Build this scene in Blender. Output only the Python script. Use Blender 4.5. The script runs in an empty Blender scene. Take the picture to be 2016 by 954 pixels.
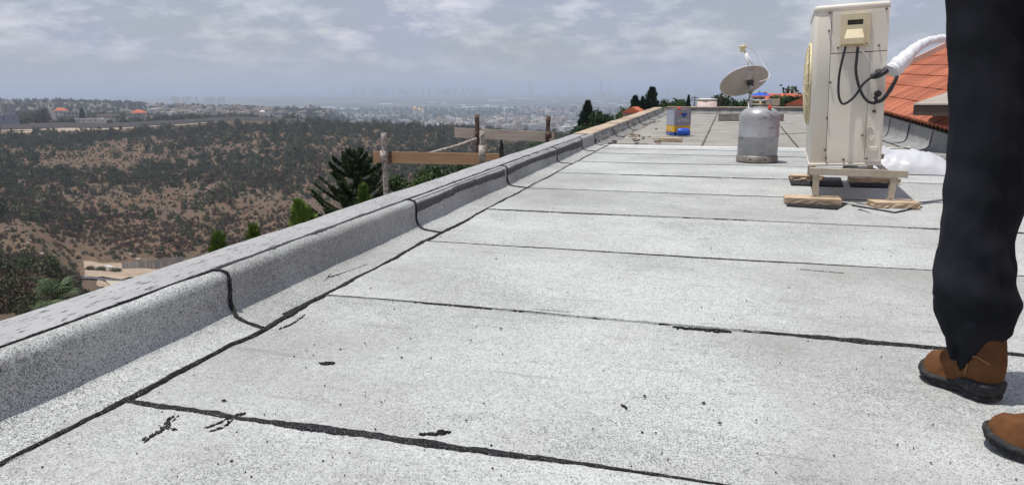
import bpy, bmesh, math, random
import numpy as np
from mathutils import Vector, Matrix, noise as mn

sc = bpy.context.scene
C = sc.collection
rng = np.random.default_rng(7)
random.seed(7)
R = math.radians
# ------------------------------------------------------------------ camera
F = 1410.0; H = 0.73
PITCH = R(12.2); YAW = R(14.8); ROLL = R(0.28)
cam_d = bpy.data.cameras.new('camera'); cam = bpy.data.objects.new('camera', cam_d); C.objects.link(cam)
cam_d.sensor_width = 36; cam_d.lens = 36 * F / 2016; cam_d.clip_start = 0.05; cam_d.clip_end = 150000
cam.matrix_world = Matrix.Translation((0, 0, H)) @ Matrix.Rotation(YAW, 4, 'Z') @ Matrix.Rotation(R(90) - PITCH, 4, 'X') @ Matrix.Rotation(-ROLL, 4, 'Z')
sc.camera = cam
# ------------------------------------------------------------------ light
SUN_TO = Vector((-0.239, -0.09, 1.0)).normalized()
sun_d = bpy.data.lights.new('sun', 'SUN'); sun = bpy.data.objects.new('sun', sun_d); C.objects.link(sun)
sun_d.energy = 3.9; sun_d.angle = R(0.5); sun_d.color = (1.0, 0.965, 0.91)
sun.rotation_euler = SUN_TO.to_track_quat('Z', 'Y').to_euler()
sun.location = (0, 0, 30)
sc.view_settings.view_transform = 'Standard'; sc.view_settings.look = 'None'
sc.view_settings.exposure = 0; sc.view_settings.gamma = 1
sc.cycles.volume_bounces = 1
w = bpy.data.worlds.new('World'); sc.world = w; w.use_nodes = True
nt = w.node_tree; nt.nodes.clear()
def N(nt, t, **k):
    n = nt.nodes.new(t)
    for a, b in k.items():
        if a.startswith('i_'):
            key = a[2:]
            n.inputs[int(key) if key.isdigit() else key.replace('_', ' ')].default_value = b
        else: setattr(n, a, b)
    return n
def L(nt, a, b): nt.links.new(a, b)
sky = N(nt, 'ShaderNodeTexSky', sky_type='NISHITA', sun_disc=False, sun_elevation=math.asin(SUN_TO.z),
        sun_rotation=math.atan2(SUN_TO.x, SUN_TO.y), altitude=300, air_density=1.4, dust_density=1.2, ozone_density=2.0)
bg1 = N(nt, 'ShaderNodeBackground', i_Strength=0.085); L(nt, sky.outputs[0], bg1.inputs[0])
tc = N(nt, 'ShaderNodeTexCoord')
sep = N(nt, 'ShaderNodeSeparateXYZ'); L(nt, tc.outputs['Generated'], sep.inputs[0])
mx = N(nt, 'ShaderNodeMath', operation='MAXIMUM', i_1=0.0); L(nt, sep.outputs[2], mx.inputs[0])
ad = N(nt, 'ShaderNodeMath', operation='ADD', i_1=0.30); L(nt, mx.outputs[0], ad.inputs[0])
dv = N(nt, 'ShaderNodeVectorMath', operation='DIVIDE')
cmb = N(nt, 'ShaderNodeCombineXYZ'); [L(nt, ad.outputs[0], cmb.inputs[i]) for i in range(3)]
L(nt, tc.outputs['Generated'], dv.inputs[0]); L(nt, cmb.outputs[0], dv.inputs[1])
nz = N(nt, 'ShaderNodeTexNoise', i_Scale=1.5, i_Detail=9.0, i_Roughness=0.58, i_Distortion=0.25); L(nt, dv.outputs[0], nz.inputs['Vector'])
cr = N(nt, 'ShaderNodeValToRGB'); e = cr.color_ramp.elements
e[0].position = 0.36; e[0].color = (0.52, 0.52, 0.52, 1); e[1].position = 0.60; e[1].color = (1, 1, 1, 1)
L(nt, nz.outputs[0], cr.inputs[0])
nz2 = N(nt, 'ShaderNodeTexNoise', i_Scale=4.2, i_Detail=9.0, i_Roughness=0.62); L(nt, dv.outputs[0], nz2.inputs['Vector'])
cr2 = N(nt, 'ShaderNodeValToRGB'); e = cr2.color_ramp.elements
e[0].position = 0.46; e[0].color = (0.37, 0.40, 0.515, 1); e[1].position = 0.72; e[1].color = (0.74, 0.74, 0.81, 1)
L(nt, nz2.outputs[0], cr2.inputs[0])
bg2 = N(nt, 'ShaderNodeBackground', i_Strength=1.13); L(nt, cr2.outputs[0], bg2.inputs[0])
mxs = N(nt, 'ShaderNodeMixShader'); L(nt, cr.outputs[0], mxs.inputs[0]); L(nt, bg1.outputs[0], mxs.inputs[1]); L(nt, bg2.outputs[0], mxs.inputs[2])
bg3 = N(nt, 'ShaderNodeBackground', i_Strength=1.0); bg3.inputs[0].default_value = (.42, .47, .57, 1)
hzr = N(nt, 'ShaderNodeMapRange', i_1=-0.01, i_2=0.085, i_3=1.0, i_4=0.0, interpolation_type='SMOOTHSTEP'); L(nt, sep.outputs[2], hzr.inputs[0])
mxh = N(nt, 'ShaderNodeMixShader'); L(nt, hzr.outputs[0], mxh.inputs[0]); L(nt, mxs.outputs[0], mxh.inputs[1]); L(nt, bg3.outputs[0], mxh.inputs[2])
wo = N(nt, 'ShaderNodeOutputWorld'); L(nt, mxh.outputs[0], wo.inputs[0])

# ------------------------------------------------------------------ survey helpers (photo measurement -> place in metres)
def ray(px, py):
    x = px - 1008; y = -(py - 477)
    c, s = math.cos(-ROLL), math.sin(-ROLL); x, y = c * x - s * y, s * x + c * y
    fwd = F * math.cos(PITCH) + y * math.sin(PITCH); up = y * math.cos(PITCH) - F * math.sin(PITCH)
    return Vector((x * math.cos(YAW) - fwd * math.sin(YAW), x * math.sin(YAW) + fwd * math.cos(YAW), up))
def G(px, py, z=0.0):
    r = ray(px, py); t = (z - H) / r.z; return Vector((r.x * t, r.y * t, z))
def PY(px, py, Y):
    r = ray(px, py); t = Y / r.y; return Vector((r.x * t, Y, H + r.z * t))
def PD(px, py, d):
    r = ray(px, py); t = d / math.hypot(r.x, r.y); return Vector((r.x * t, r.y * t, H + r.z * t))
def AZ(px): r = ray(px, 175); return math.atan2(r.x, r.y)

# ------------------------------------------------------------------ tagging / linking
def tag(o, label=None, cat=None, group=None, kind=None):
    if label: o['label'] = label
    if cat: o['category'] = cat
    if group: o['group'] = group
    if kind: o['kind'] = kind
    return o
def thing(name, label, cat, loc=(0, 0, 0), rot=0, group=None):
    o = bpy.data.objects.new(name, None); C.objects.link(o); o.empty_display_size = .2
    o.location = loc; o.rotation_euler = (0, 0, rot) if not hasattr(rot, '__len__') else rot
    return tag(o, label, cat, group)
def link(name, me, parent=None, loc=(0, 0, 0), rot=(0, 0, 0), scale=None):
    o = bpy.data.objects.new(name, me); C.objects.link(o)
    if parent: o.parent = parent
    o.location = loc; o.rotation_euler = rot
    if scale is not None: o.scale = scale if hasattr(scale, '__len__') else (scale,) * 3
    return o
def tree_copy(o, parent=None):
    c = o.copy(); C.objects.link(c); c.parent = parent
    for ch in list(o.children): tree_copy(ch, c)
    return c

# ------------------------------------------------------------------ mesh builder
class MB:
    def __init__(s): s.v = []; s.f = []; s.m = []; s.sm = []
    def add(s, vs, fs, mi=0, smooth=False):
        b = len(s.v); s.v += [tuple(v) for v in vs]
        for f in fs: s.f.append(tuple(b + i for i in f)); s.m.append(mi); s.sm.append(smooth)
    def box(s, lo, hi, mi=0, M=None):
        x0, y0, z0 = lo; x1, y1, z1 = hi
        vs = [Vector(p) for p in ((x0,y0,z0),(x1,y0,z0),(x1,y1,z0),(x0,y1,z0),(x0,y0,z1),(x1,y0,z1),(x1,y1,z1),(x0,y1,z1))]
        if M: vs = [M @ v for v in vs]
        s.add(vs, [(3,2,1,0),(4,5,6,7),(0,1,5,4),(1,2,6,5),(2,3,7,6),(3,0,4,7)], mi)
    def tube(s, pts, r, n=10, mi=0, cap=True, smooth=True):
        pts = [Vector(p) for p in pts]; rs = r if hasattr(r, '__len__') else [r] * len(pts)
        b = len(s.v); up = None
        for i, p in enumerate(pts):
            t = (pts[min(i+1, len(pts)-1)] - pts[max(i-1, 0)]).normalized()
            if up is None: up = t.orthogonal().normalized()
            up = (up - t * up.dot(t)); up = up.normalized() if up.length > 1e-6 else t.orthogonal().normalized()
            sd = t.cross(up)
            for k in range(n):
                a = 2*math.pi*k/n; s.v.append(tuple(p + (up*math.cos(a) + sd*math.sin(a)) * rs[i]))
        for i in range(len(pts)-1):
            for k in range(n):
                k2 = (k+1) % n; s.f.append((b+i*n+k, b+i*n+k2, b+(i+1)*n+k2, b+(i+1)*n+k)); s.m.append(mi); s.sm.append(smooth)
        if cap:
            s.f.append(tuple(b+k for k in reversed(range(n)))); s.m.append(mi); s.sm.append(False)
            e = b+(len(pts)-1)*n; s.f.append(tuple(e+k for k in range(n))); s.m.append(mi); s.sm.append(False)
    def lathe(s, prof, n=40, mi=0, M=None, smooth=True, close=True):
        b = len(s.v)
        for (r, z) in prof:
            for k in range(n):
                a = 2*math.pi*k/n; v = Vector((r*math.cos(a), r*math.sin(a), z)); s.v.append(tuple(M @ v if M else v))
        for i in range(len(prof)-1):
            for k in range(n):
                k2 = (k+1) % n; s.f.append((b+i*n+k, b+i*n+k2, b+(i+1)*n+k2, b+(i+1)*n+k)); s.m.append(mi); s.sm.append(smooth)
        if close:
            if prof[0][0] > 1e-4: s.f.append(tuple(b+k for k in reversed(range(n)))); s.m.append(mi); s.sm.append(False)
            if prof[-1][0] > 1e-4:
                e = b+(len(prof)-1)*n; s.f.append(tuple(e+k for k in range(n))); s.m.append(mi); s.sm.append(False)
    def loft(s, rings, mi=0, smooth=True, cap=True):
        n = len(rings[0]); b = len(s.v)
        for r in rings: s.v += [tuple(p) for p in r]
        for i in range(len(rings)-1):
            for k in range(n):
                k2 = (k+1) % n; s.f.append((b+i*n+k, b+i*n+k2, b+(i+1)*n+k2, b+(i+1)*n+k)); s.m.append(mi); s.sm.append(smooth)
        if cap:
            s.f.append(tuple(b+k for k in reversed(range(n)))); s.m.append(mi); s.sm.append(smooth)
            e = b+(len(rings)-1)*n; s.f.append(tuple(e+k for k in range(n))); s.m.append(mi); s.sm.append(smooth)
    def mesh(s, name, mats):
        me = bpy.data.meshes.new(name); me.from_pydata(s.v, [], s.f)
        for m in (mats if isinstance(mats, (list, tuple)) else [mats]): me.materials.append(m)
        me.polygons.foreach_set('material_index', s.m); me.polygons.foreach_set('use_smooth', s.sm); me.update()
        return me
    def build(s, name, mats, parent=None, loc=(0,0,0), rot=(0,0,0), bevel=0):
        me = s.mesh(name, mats)
        o = link(name, me, parent, loc, rot)
        if bevel:
            bm = bmesh.new(); bm.from_mesh(me)
            es = [e for e in bm.edges if len(e.link_faces) == 2 and e.calc_face_angle(0) > R(35)]
            bmesh.ops.bevel(bm, geom=es, offset=bevel, segments=2, affect='EDGES', profile=.6); bm.to_mesh(me); bm.free()
        return o
def big_mesh(name, V, Fq, mats, mi=None, smooth=False):
    """numpy verts (n,3) and faces (m,k)"""
    me = bpy.data.meshes.new(name); k = Fq.shape[1]
    me.vertices.add(len(V)); me.vertices.foreach_set('co', np.asarray(V, dtype=np.float32).ravel())
    me.loops.add(Fq.size); me.loops.foreach_set('vertex_index', Fq.astype(np.int32).ravel())
    me.polygons.add(len(Fq)); me.polygons.foreach_set('loop_start', np.arange(len(Fq), dtype=np.int32) * k)
    me.polygons.foreach_set('loop_total', np.full(len(Fq), k, dtype=np.int32))
    for m in (mats if isinstance(mats, (list, tuple)) else [mats]): me.materials.append(m)
    if mi is not None: me.polygons.foreach_set('material_index', np.asarray(mi, dtype=np.int32))
    me.polygons.foreach_set('use_smooth', np.full(len(Fq), smooth)); me.update(calc_edges=True); me.validate()
    return me

# ------------------------------------------------------------------ materials
def mat(name, col, rough=0.8, col2=None, scale=5.0, detail=5, lo=.35, hi=.65, bump=0, bscale=None, metal=0, rand=0, spec=0.3,
        col3=None, scale3=1.0, lo3=.5, hi3=.6, stretch=None, stretch3=None, coord='Object', trans=0, speck=None):
    m = bpy.data.materials.new(name); m.use_nodes = True; t = m.node_tree; bs = t.nodes['Principled BSDF']
    bs.inputs['Roughness'].default_value = rough; bs.inputs['Metallic'].default_value = metal
    bs.inputs['Specular IOR Level'].default_value = spec
    c = N(t, 'ShaderNodeTexCoord'); vec = c.outputs[coord]
    def mapped(st):
        if not st: return vec
        mp = N(t, 'ShaderNodeMapping'); mp.inputs['Scale'].default_value = st; L(t, vec, mp.inputs[0]); return mp.outputs[0]
    def layer(prev, colr, sc_, l, h, st, det=detail, dist=0):
        n = N(t, 'ShaderNodeTexNoise', i_Scale=sc_, i_Detail=float(det), i_Roughness=.6); L(t, mapped(st), n.inputs['Vector'])
        mr = N(t, 'ShaderNodeMapRange', i_1=l, i_2=h); L(t, n.outputs[0], mr.inputs[0])
        mi = N(t, 'ShaderNodeMix', data_type='RGBA'); L(t, mr.outputs[0], mi.inputs[0])
        if isinstance(prev, tuple): mi.inputs[6].default_value = (*prev, 1)
        else: L(t, prev, mi.inputs[6])
        mi.inputs[7].default_value = (*colr, 1); return mi.outputs[2], n
    out = col; n = None
    if col2: out, n = layer(out, col2, scale, lo, hi, stretch)
    if col3: out, _ = layer(out, col3, scale3, lo3, hi3, stretch3)
    if speck: out, _ = layer(out, speck[0], speck[1], speck[2], speck[3], None, 2)
    if rand:
        oi = N(t, 'ShaderNodeObjectInfo'); mr = N(t, 'ShaderNodeMapRange', i_3=1-rand, i_4=1+rand); L(t, oi.outputs['Random'], mr.inputs[0])
        hs = N(t, 'ShaderNodeHueSaturation'); L(t, mr.outputs[0], hs.inputs['Value'])
        if isinstance(out, tuple): hs.inputs['Color'].default_value = (*out, 1)
        else: L(t, out, hs.inputs['Color'])
        out = hs.outputs[0]
    if isinstance(out, tuple): bs.inputs['Base Color'].default_value = (*out, 1)
    else: L(t, out, bs.inputs['Base Color'])
    if bump:
        nb = N(t, 'ShaderNodeTexNoise', i_Scale=bscale or scale, i_Detail=4.0, i_Roughness=.6); L(t, mapped(stretch), nb.inputs['Vector'])
        b = N(t, 'ShaderNodeBump', i_Strength=1.0, i_Distance=bump); L(t, nb.outputs[0], b.inputs['Height']); L(t, b.outputs[0], bs.inputs['Normal'])
    if trans:
        bs.inputs['Subsurface Weight'].default_value = 0
    return m
def granule(name, base, dark, seed, dirt=(.30,.30,.28), dirt_amt=.4, fleck=.62):
    """mineral-chip roofing felt: pale chips with dark gaps, dirt patches, scuffs"""
    m = bpy.data.materials.new(name); m.use_nodes = True; t = m.node_tree; bs = t.nodes['Principled BSDF']
    bs.inputs['Roughness'].default_value = .92; bs.inputs['Specular IOR Level'].default_value = .15
    c = N(t, 'ShaderNodeTexCoord')
    mp = N(t, 'ShaderNodeMapping'); mp.inputs['Location'].default_value = (seed, seed*.7, 0); L(t, c.outputs['Object'], mp.inputs[0])
    def nz(s, d=2., r=.6, st=None):
        n = N(t, 'ShaderNodeTexNoise', i_Scale=s, i_Detail=d, i_Roughness=r)
        if st:
            m2 = N(t, 'ShaderNodeMapping'); m2.inputs['Scale'].default_value = st; L(t, mp.outputs[0], m2.inputs[0]); L(t, m2.outputs[0], n.inputs['Vector'])
        else: L(t, mp.outputs[0], n.inputs['Vector'])
        return n.outputs[0]
    def mr(x, a, b, c0=0., d0=1.):
        q = N(t, 'ShaderNodeMapRange', i_1=a, i_2=b, i_3=c0, i_4=d0); L(t, x, q.inputs[0]); return q.outputs[0]
    def mth(op, a, b):
        q = N(t, 'ShaderNodeMath', operation=op)
        for i, x in enumerate((a, b)):
            if isinstance(x, float): q.inputs[i].default_value = x
            else: L(t, x, q.inputs[i])
        return q.outputs[0]
    def mix(f, a, b):
        q = N(t, 'ShaderNodeMix', data_type='RGBA'); L(t, f, q.inputs[0])
        for i, x in ((6, a), (7, b)):
            if isinstance(x, tuple): q.inputs[i].default_value = (*x, 1)
            else: L(t, x, q.inputs[i])
        return q.outputs[2]
    vo = N(t, 'ShaderNodeTexVoronoi', i_Scale=430.); L(t, mp.outputs[0], vo.inputs['Vector'])
    sp = N(t, 'ShaderNodeSeparateColor'); L(t, vo.outputs['Color'], sp.inputs[0])
    # local wear raises the share of missing chips
    wear = mth('ADD', mr(nz(1.3, 6., .68), .46, .72, 0., .34), mr(nz(7., 5., .72, (.7, 2.4, 1.)), .56, .74, 0., .34))
    thr = mth('ADD', sp.outputs[0], wear)
    gap = mr(thr, fleck + .2, fleck + .28)
    fine = mth('MULTIPLY', mr(nz(150., 3., .75), .25, .75, .70, 1.16), mr(nz(38., 5., .8), .3, .7, .86, 1.08))
    chips = mix(gap, base, dark)
    chips = mix(mr(nz(.9, 7., .62), .42, .70, 0., dirt_amt), chips, dirt)
    chips = mix(mr(nz(5., 6., .7, (.35, 4., 1.)), .58, .74, 0., dirt_amt*.75), chips, (.17, .165, .15))
    chips = mix(mr(nz(2.2, 7., .7), .56, .72, 0., dirt_amt*.35), chips, (.36, .33, .28))
    chips = mix(mr(nz(4.5, 6., .75, (.8, 1.8, 1.)), .6, .78, 0., dirt_amt * .8), chips, (.16, .155, .14))
    v = N(t, 'ShaderNodeMix', data_type='RGBA', blend_type='MULTIPLY', i_0=1.0); L(t, chips, v.inputs[6])
    cc = N(t, 'ShaderNodeCombineColor'); [L(t, fine, cc.inputs[i]) for i in range(3)]; L(t, cc.outputs[0], v.inputs[7])
    L(t, v.outputs[2], bs.inputs['Base Color'])
    b1 = N(t, 'ShaderNodeBump', i_Strength=.5, i_Distance=.0015); L(t, mth('SUBTRACT', sp.outputs[1], gap), b1.inputs['Height'])
    b2 = N(t, 'ShaderNodeBump', i_Strength=.6, i_Distance=.006); L(t, nz(7., 4.), b2.inputs['Height']); L(t, b1.outputs[0], b2.inputs['Normal'])
    L(t, b2.outputs[0], bs.inputs['Normal'])
    return m
M_oldfelt = mat('old_grey_felt', (.25, .235, .21), .95, (.33, .315, .285), 1.6, 8, .35, .65, .004, 30, col3=(.17, .15, .125), scale3=2.6, lo3=.55, hi3=.75, stretch3=(1, 2, 1), speck=((.08,.075,.07), 55, .64, .7))
M_oldflash = mat('old_grey_flashing', (.17, .17, .165), .9, (.27, .265, .25), 5, 8, .35, .7, .004, 25, col3=(.06, .06, .06), scale3=7, lo3=.58, hi3=.72)
M_tar = mat('black_tar', (.011, .011, .012), .85, (.024, .024, .026), 60, 4, .4, .6, .003, 70, spec=.12, speck=((.34, .35, .35), 380, .63, .67))
M_tarband = mat('grey_black_tar_coat', (.022, .023, .027), .6, (.06, .06, .065), 12, 5, .4, .7, .003, 40, spec=.4)
M_coping = mat('grey_lilac_coping_paint', (.38, .38, .38), .8, (.31, .31, .308), 4, 7, .35, .7, .002, 60, col3=(.04, .04, .042), scale3=95, lo3=.60, hi3=.615, stretch3=(1.5, .22, 1), spec=.15)
M_stone = mat('tan_coping_stone', (.50, .40, .29), .9, (.36, .28, .20), 3, 8, .35, .65, .006, 12, col3=(.62, .55, .45), scale3=2.2, lo3=.55, hi3=.75, stretch3=(2, 1, 1))
M_padstone = mat('cut_limestone_pad', (.55, .43, .30), .9, (.40, .29, .18), 14, 8, .4, .7, .008, 40)
M_render = mat('cream_house_render', (.55, .5, .42), .9, (.48, .43, .36), .7, 6, .3, .7, .003, 20)
M_grey_wall = mat('grey_wall', (.2, .2, .195), .9, (.28, .275, .26), 3, 6)
M_ac = mat('cream_white_sheet_metal', (.74, .69, .59), .42, (.66, .61, .52), 3.5, 7, .35, .75, .0006, 30, spec=.45, col3=(.42, .36, .27), scale3=6, lo3=.62, hi3=.85, stretch3=(1, 1, .35))
M_ac_end = mat('ivory_side_panel', (.76, .71, .61), .5, (.68, .63, .53), 3, 7, .35, .75, .0006, 30, spec=.4, col3=(.44, .38, .29), scale3=5, lo3=.6, hi3=.85, stretch3=(1, 1, .3))
M_cream = mat('yellowed_cream_plastic', (.66, .58, .38), .5, (.58, .49, .30), 9, 6, .4, .7, .0004, 40, spec=.4)
M_screw = mat('rusty_screw', (.10, .07, .05), .6, metal=.5)
M_dark = mat('dark_recess', (.03, .03, .03), .7, (.06,.05,.045), 20)
M_gap = mat('panel_joint', (.07, .06, .05), .9)
M_stand = mat('beige_painted_steel', (.46, .40, .31), .55, (.34, .29, .21), 8, 7, .4, .7, .001, 40, spec=.4, col3=(.25, .16, .09), scale3=14, lo3=.62, hi3=.75)
M_black = mat('black_rubber', (.016, .016, .018), .5, (.03, .03, .033), 25, spec=.4)
M_whitewire = mat('white_wire', (.62, .62, .6), .5)
M_wrap = mat('white_tape_wrap', (.70, .70, .72), .45, (.72, .73, .77), 12, 5, .35, .7, .006, 22, spec=.4, stretch=(1, 1, 1))
M_tarp = mat('white_plastic_sheet', (.56, .56, .59), .42, (.50, .51, .54), 6, 5, .3, .7, .004, 16, spec=.5)
M_alu = mat('scuffed_aluminium', (.37, .37, .375), .40, (.27, .27, .275), 5, 9, .35, .65, .002, 14, metal=.15, spec=.5, col3=(.16, .15, .14), scale3=9, lo3=.57, hi3=.70, stretch3=(1, 1, 1.8))
M_alu_foot = mat('dirty_foot_ring', (.34, .31, .28), .55, (.20, .18, .16), 9, 8, .35, .65, .002, 20, metal=.6)
M_red = mat('red_plastic', (.65, .05, .04), .4)
M_blue = mat('blue_plastic', (.02, .09, .50), .3, (.015, .07, .42), 10, spec=.5)
M_tin_grey = mat('tin_pale_grey', (.44, .47, .55), .35, (.39, .42, .50), 8, spec=.5, metal=.2)
M_tin_grey2 = mat('tin_dark_grey_print', (.31, .31, .35), .35, (.27, .27, .31), 8, spec=.5, metal=.2)
M_tin_yel = mat('tin_yellow_print', (.72, .42, .02), .35, spec=.5)
M_tin_blue = mat('tin_blue_print', (.02, .07, .30), .35, spec=.5)
M_white = mat('white_paint', (.75, .75, .74), .5)
M_orange = mat('orange_print', (.62, .16, .03), .4)
M_tintop = mat('tin_lid_metal', (.35, .35, .36), .3, metal=.8)
M_dishback = mat('dish_back_grey', (.46, .42, .38), .6, (.40, .36, .32), 3, 7, .35, .7, spec=.3)
M_dishfront = mat('dish_front_white', (.62, .61, .58), .5)
M_galv = mat('galvanised_steel', (.36, .35, .34), .5, (.24, .22, .2), 14, 6, metal=.5)
M_conc = mat('weathered_concrete', (.30, .28, .25), .95, (.20, .18, .155), 6, 8, .35, .65, .01, 14)
M_whitefelt = mat('white_strip', (.72, .72, .70), .9, (.6, .6, .58), 4)
M_tile = mat('terracotta_tile', (.43, .15, .085), .88, (.33, .11, .065), 7, 7, .35, .7, .003, 40, rand=.2, col3=(.20, .085, .06), scale3=6, lo3=.55, hi3=.8, spec=.15)
M_fascia = mat('pink_beige_fascia', (.60, .42, .33), .8, (.52, .36, .29), 4, 5)
M_brown = mat('dark_brown_metal', (.055, .032, .025), .5, (.075, .045, .035), 5)
M_skytop = mat('beige_metal_flashing', (.40, .35, .29), .5, (.33, .28, .23), 5)
M_wood1 = mat('orange_brown_plank', (.50, .31, .18), .8, (.40, .24, .13), 6, 7, .35, .7, .002, 30, stretch=(.6, .6, 5), col3=(.5, .33, .19), scale3=3, lo3=.5, hi3=.7, stretch3=(.5, .5, 4))
M_wood2 = mat('pale_dirty_plank', (.62, .53, .45), .85, (.48, .39, .32), 5, 7, .35, .7, .002, 30, stretch=(.6, .6, 5), col3=(.20, .08, .05), scale3=7, lo3=.66, hi3=.72)
M_post = mat('splashed_grey_post', (.27, .23, .19), .9, (.52, .48, .44), 26, 6, .46, .56, .003, 50)
M_post2 = mat('rusty_brown_post', (.085, .058, .045), .85, (.19, .13, .105), 22, 6, .45, .6, .003, 50)
M_pole = mat('grey_metal_pole', (.28, .28, .28), .5, metal=.3)
M_trouser = mat('black_navy_cotton', (.014, .015, .019), .95, (.024, .025, .031), 9, 6, .35, .7, .0012, 900, spec=.1)
M_shirt = mat('navy_shirt', (.014, .018, .035), .9, (.02, .025, .045), 9, spec=.1)
M_boot = mat('brown_suede', (.165, .075, .032), .95, (.105, .045, .020), 22, 7, .35, .68, .001, 260, spec=.15, col3=(.30, .14, .06), scale3=12, lo3=.58, hi3=.78)
M_sole = mat('black_dusty_sole', (.02, .02, .022), .7, (.05, .05, .052), 50, 5, .5, .72, .0015, 160, spec=.3, speck=((.45, .45, .44), 260, .70, .74))
M_skin = mat('skin', (.42, .24, .16), .55)
M_hair = mat('dark_hair', (.02, .015, .012), .7)
M_bark = mat('tree_bark', (.10, .075, .055), .95, (.16, .13, .10), 8, 6, bump=.01)
def leafmat(name, c, c2, scale=1.5, rand=.22):
    m = mat(name, c, .75, c2, scale, 4, .35, .65, rand=rand, spec=.12); return m
M_leaf_dark = leafmat('dark_green_foliage', (.030, .055, .024), (.050, .078, .034))
M_leaf_cyp = leafmat('cypress_foliage', (.020, .038, .020), (.036, .055, .028))
M_leaf_mid = leafmat('mid_green_foliage', (.050, .085, .030), (.075, .115, .040))
M_leaf_thuja = leafmat('bright_green_thuja', (.15, .23, .045), (.085, .14, .03), 6)
M_leaf_arau = leafmat('araucaria_foliage', (.080, .115, .055), (.05, .08, .036), 3)
M_leaf_palm = leafmat('palm_foliage', (.06, .10, .05), (.10, .13, .07), 2)
M_leaf_yel = leafmat('yellow_green_foliage', (.24, .24, .04), (.13, .17, .03), 5)
M_scrub = [leafmat('scrub_foliage_grey', (.098, .102, .060), (.066, .076, .045), .35, .32),
           leafmat('scrub_foliage_green', (.064, .076, .038), (.090, .098, .050), .35, .32),
           leafmat('dry_brown_scrub', (.125, .085, .062), (.088, .066, .050), .35, .3)]
M_bw = mat('off_white_render', (.60, .57, .51), .8, rand=.12)
M_bg = mat('grey_concrete_render', (.36, .35, .335), .85, rand=.18)
M_bt = mat('tan_stone_render', (.48, .38, .28), .85, rand=.15)
M_win = mat('dark_window', (.035, .04, .05), .3, spec=.5)
M_rr = mat('red_tile_roof', (.46, .13, .06), .8, (.38, .10, .05), .8, rand=.12)
M_gold = mat('gold_dome', (.8, .48, .12), .35, metal=.6)
M_blue_canvas = mat('blue_canvas', (.01, .10, .52), .6)
M_barrier = mat('concrete_barrier', (.33, .315, .29), .9, (.27, .255, .235), .06, 6, .35, .65)
M_pinktank = mat('pale_pink_tank', (.66, .55, .50), .7, (.58, .46, .42), 1.2)
M_road = mat('asphalt', (.10, .10, .105), .9, (.075, .075, .08), .3)
M_gravel = mat('pale_tan_ground', (.42, .33, .24), .95, (.30, .22, .155), .08, 7, .35, .65)
M_track = mat('dusty_track', (.50, .43, .33), .95, (.42, .35, .26), .05, 5)
M_path = mat('reddish_dirt_path', (.26, .18, .12), .95, (.2, .13, .09), .1)
M_shed = mat('blue_grey_shed', (.22, .24, .29), .7)
M_field = mat('pale_field_roofs', (.6, .6, .6), .7, rand=.15)

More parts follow.
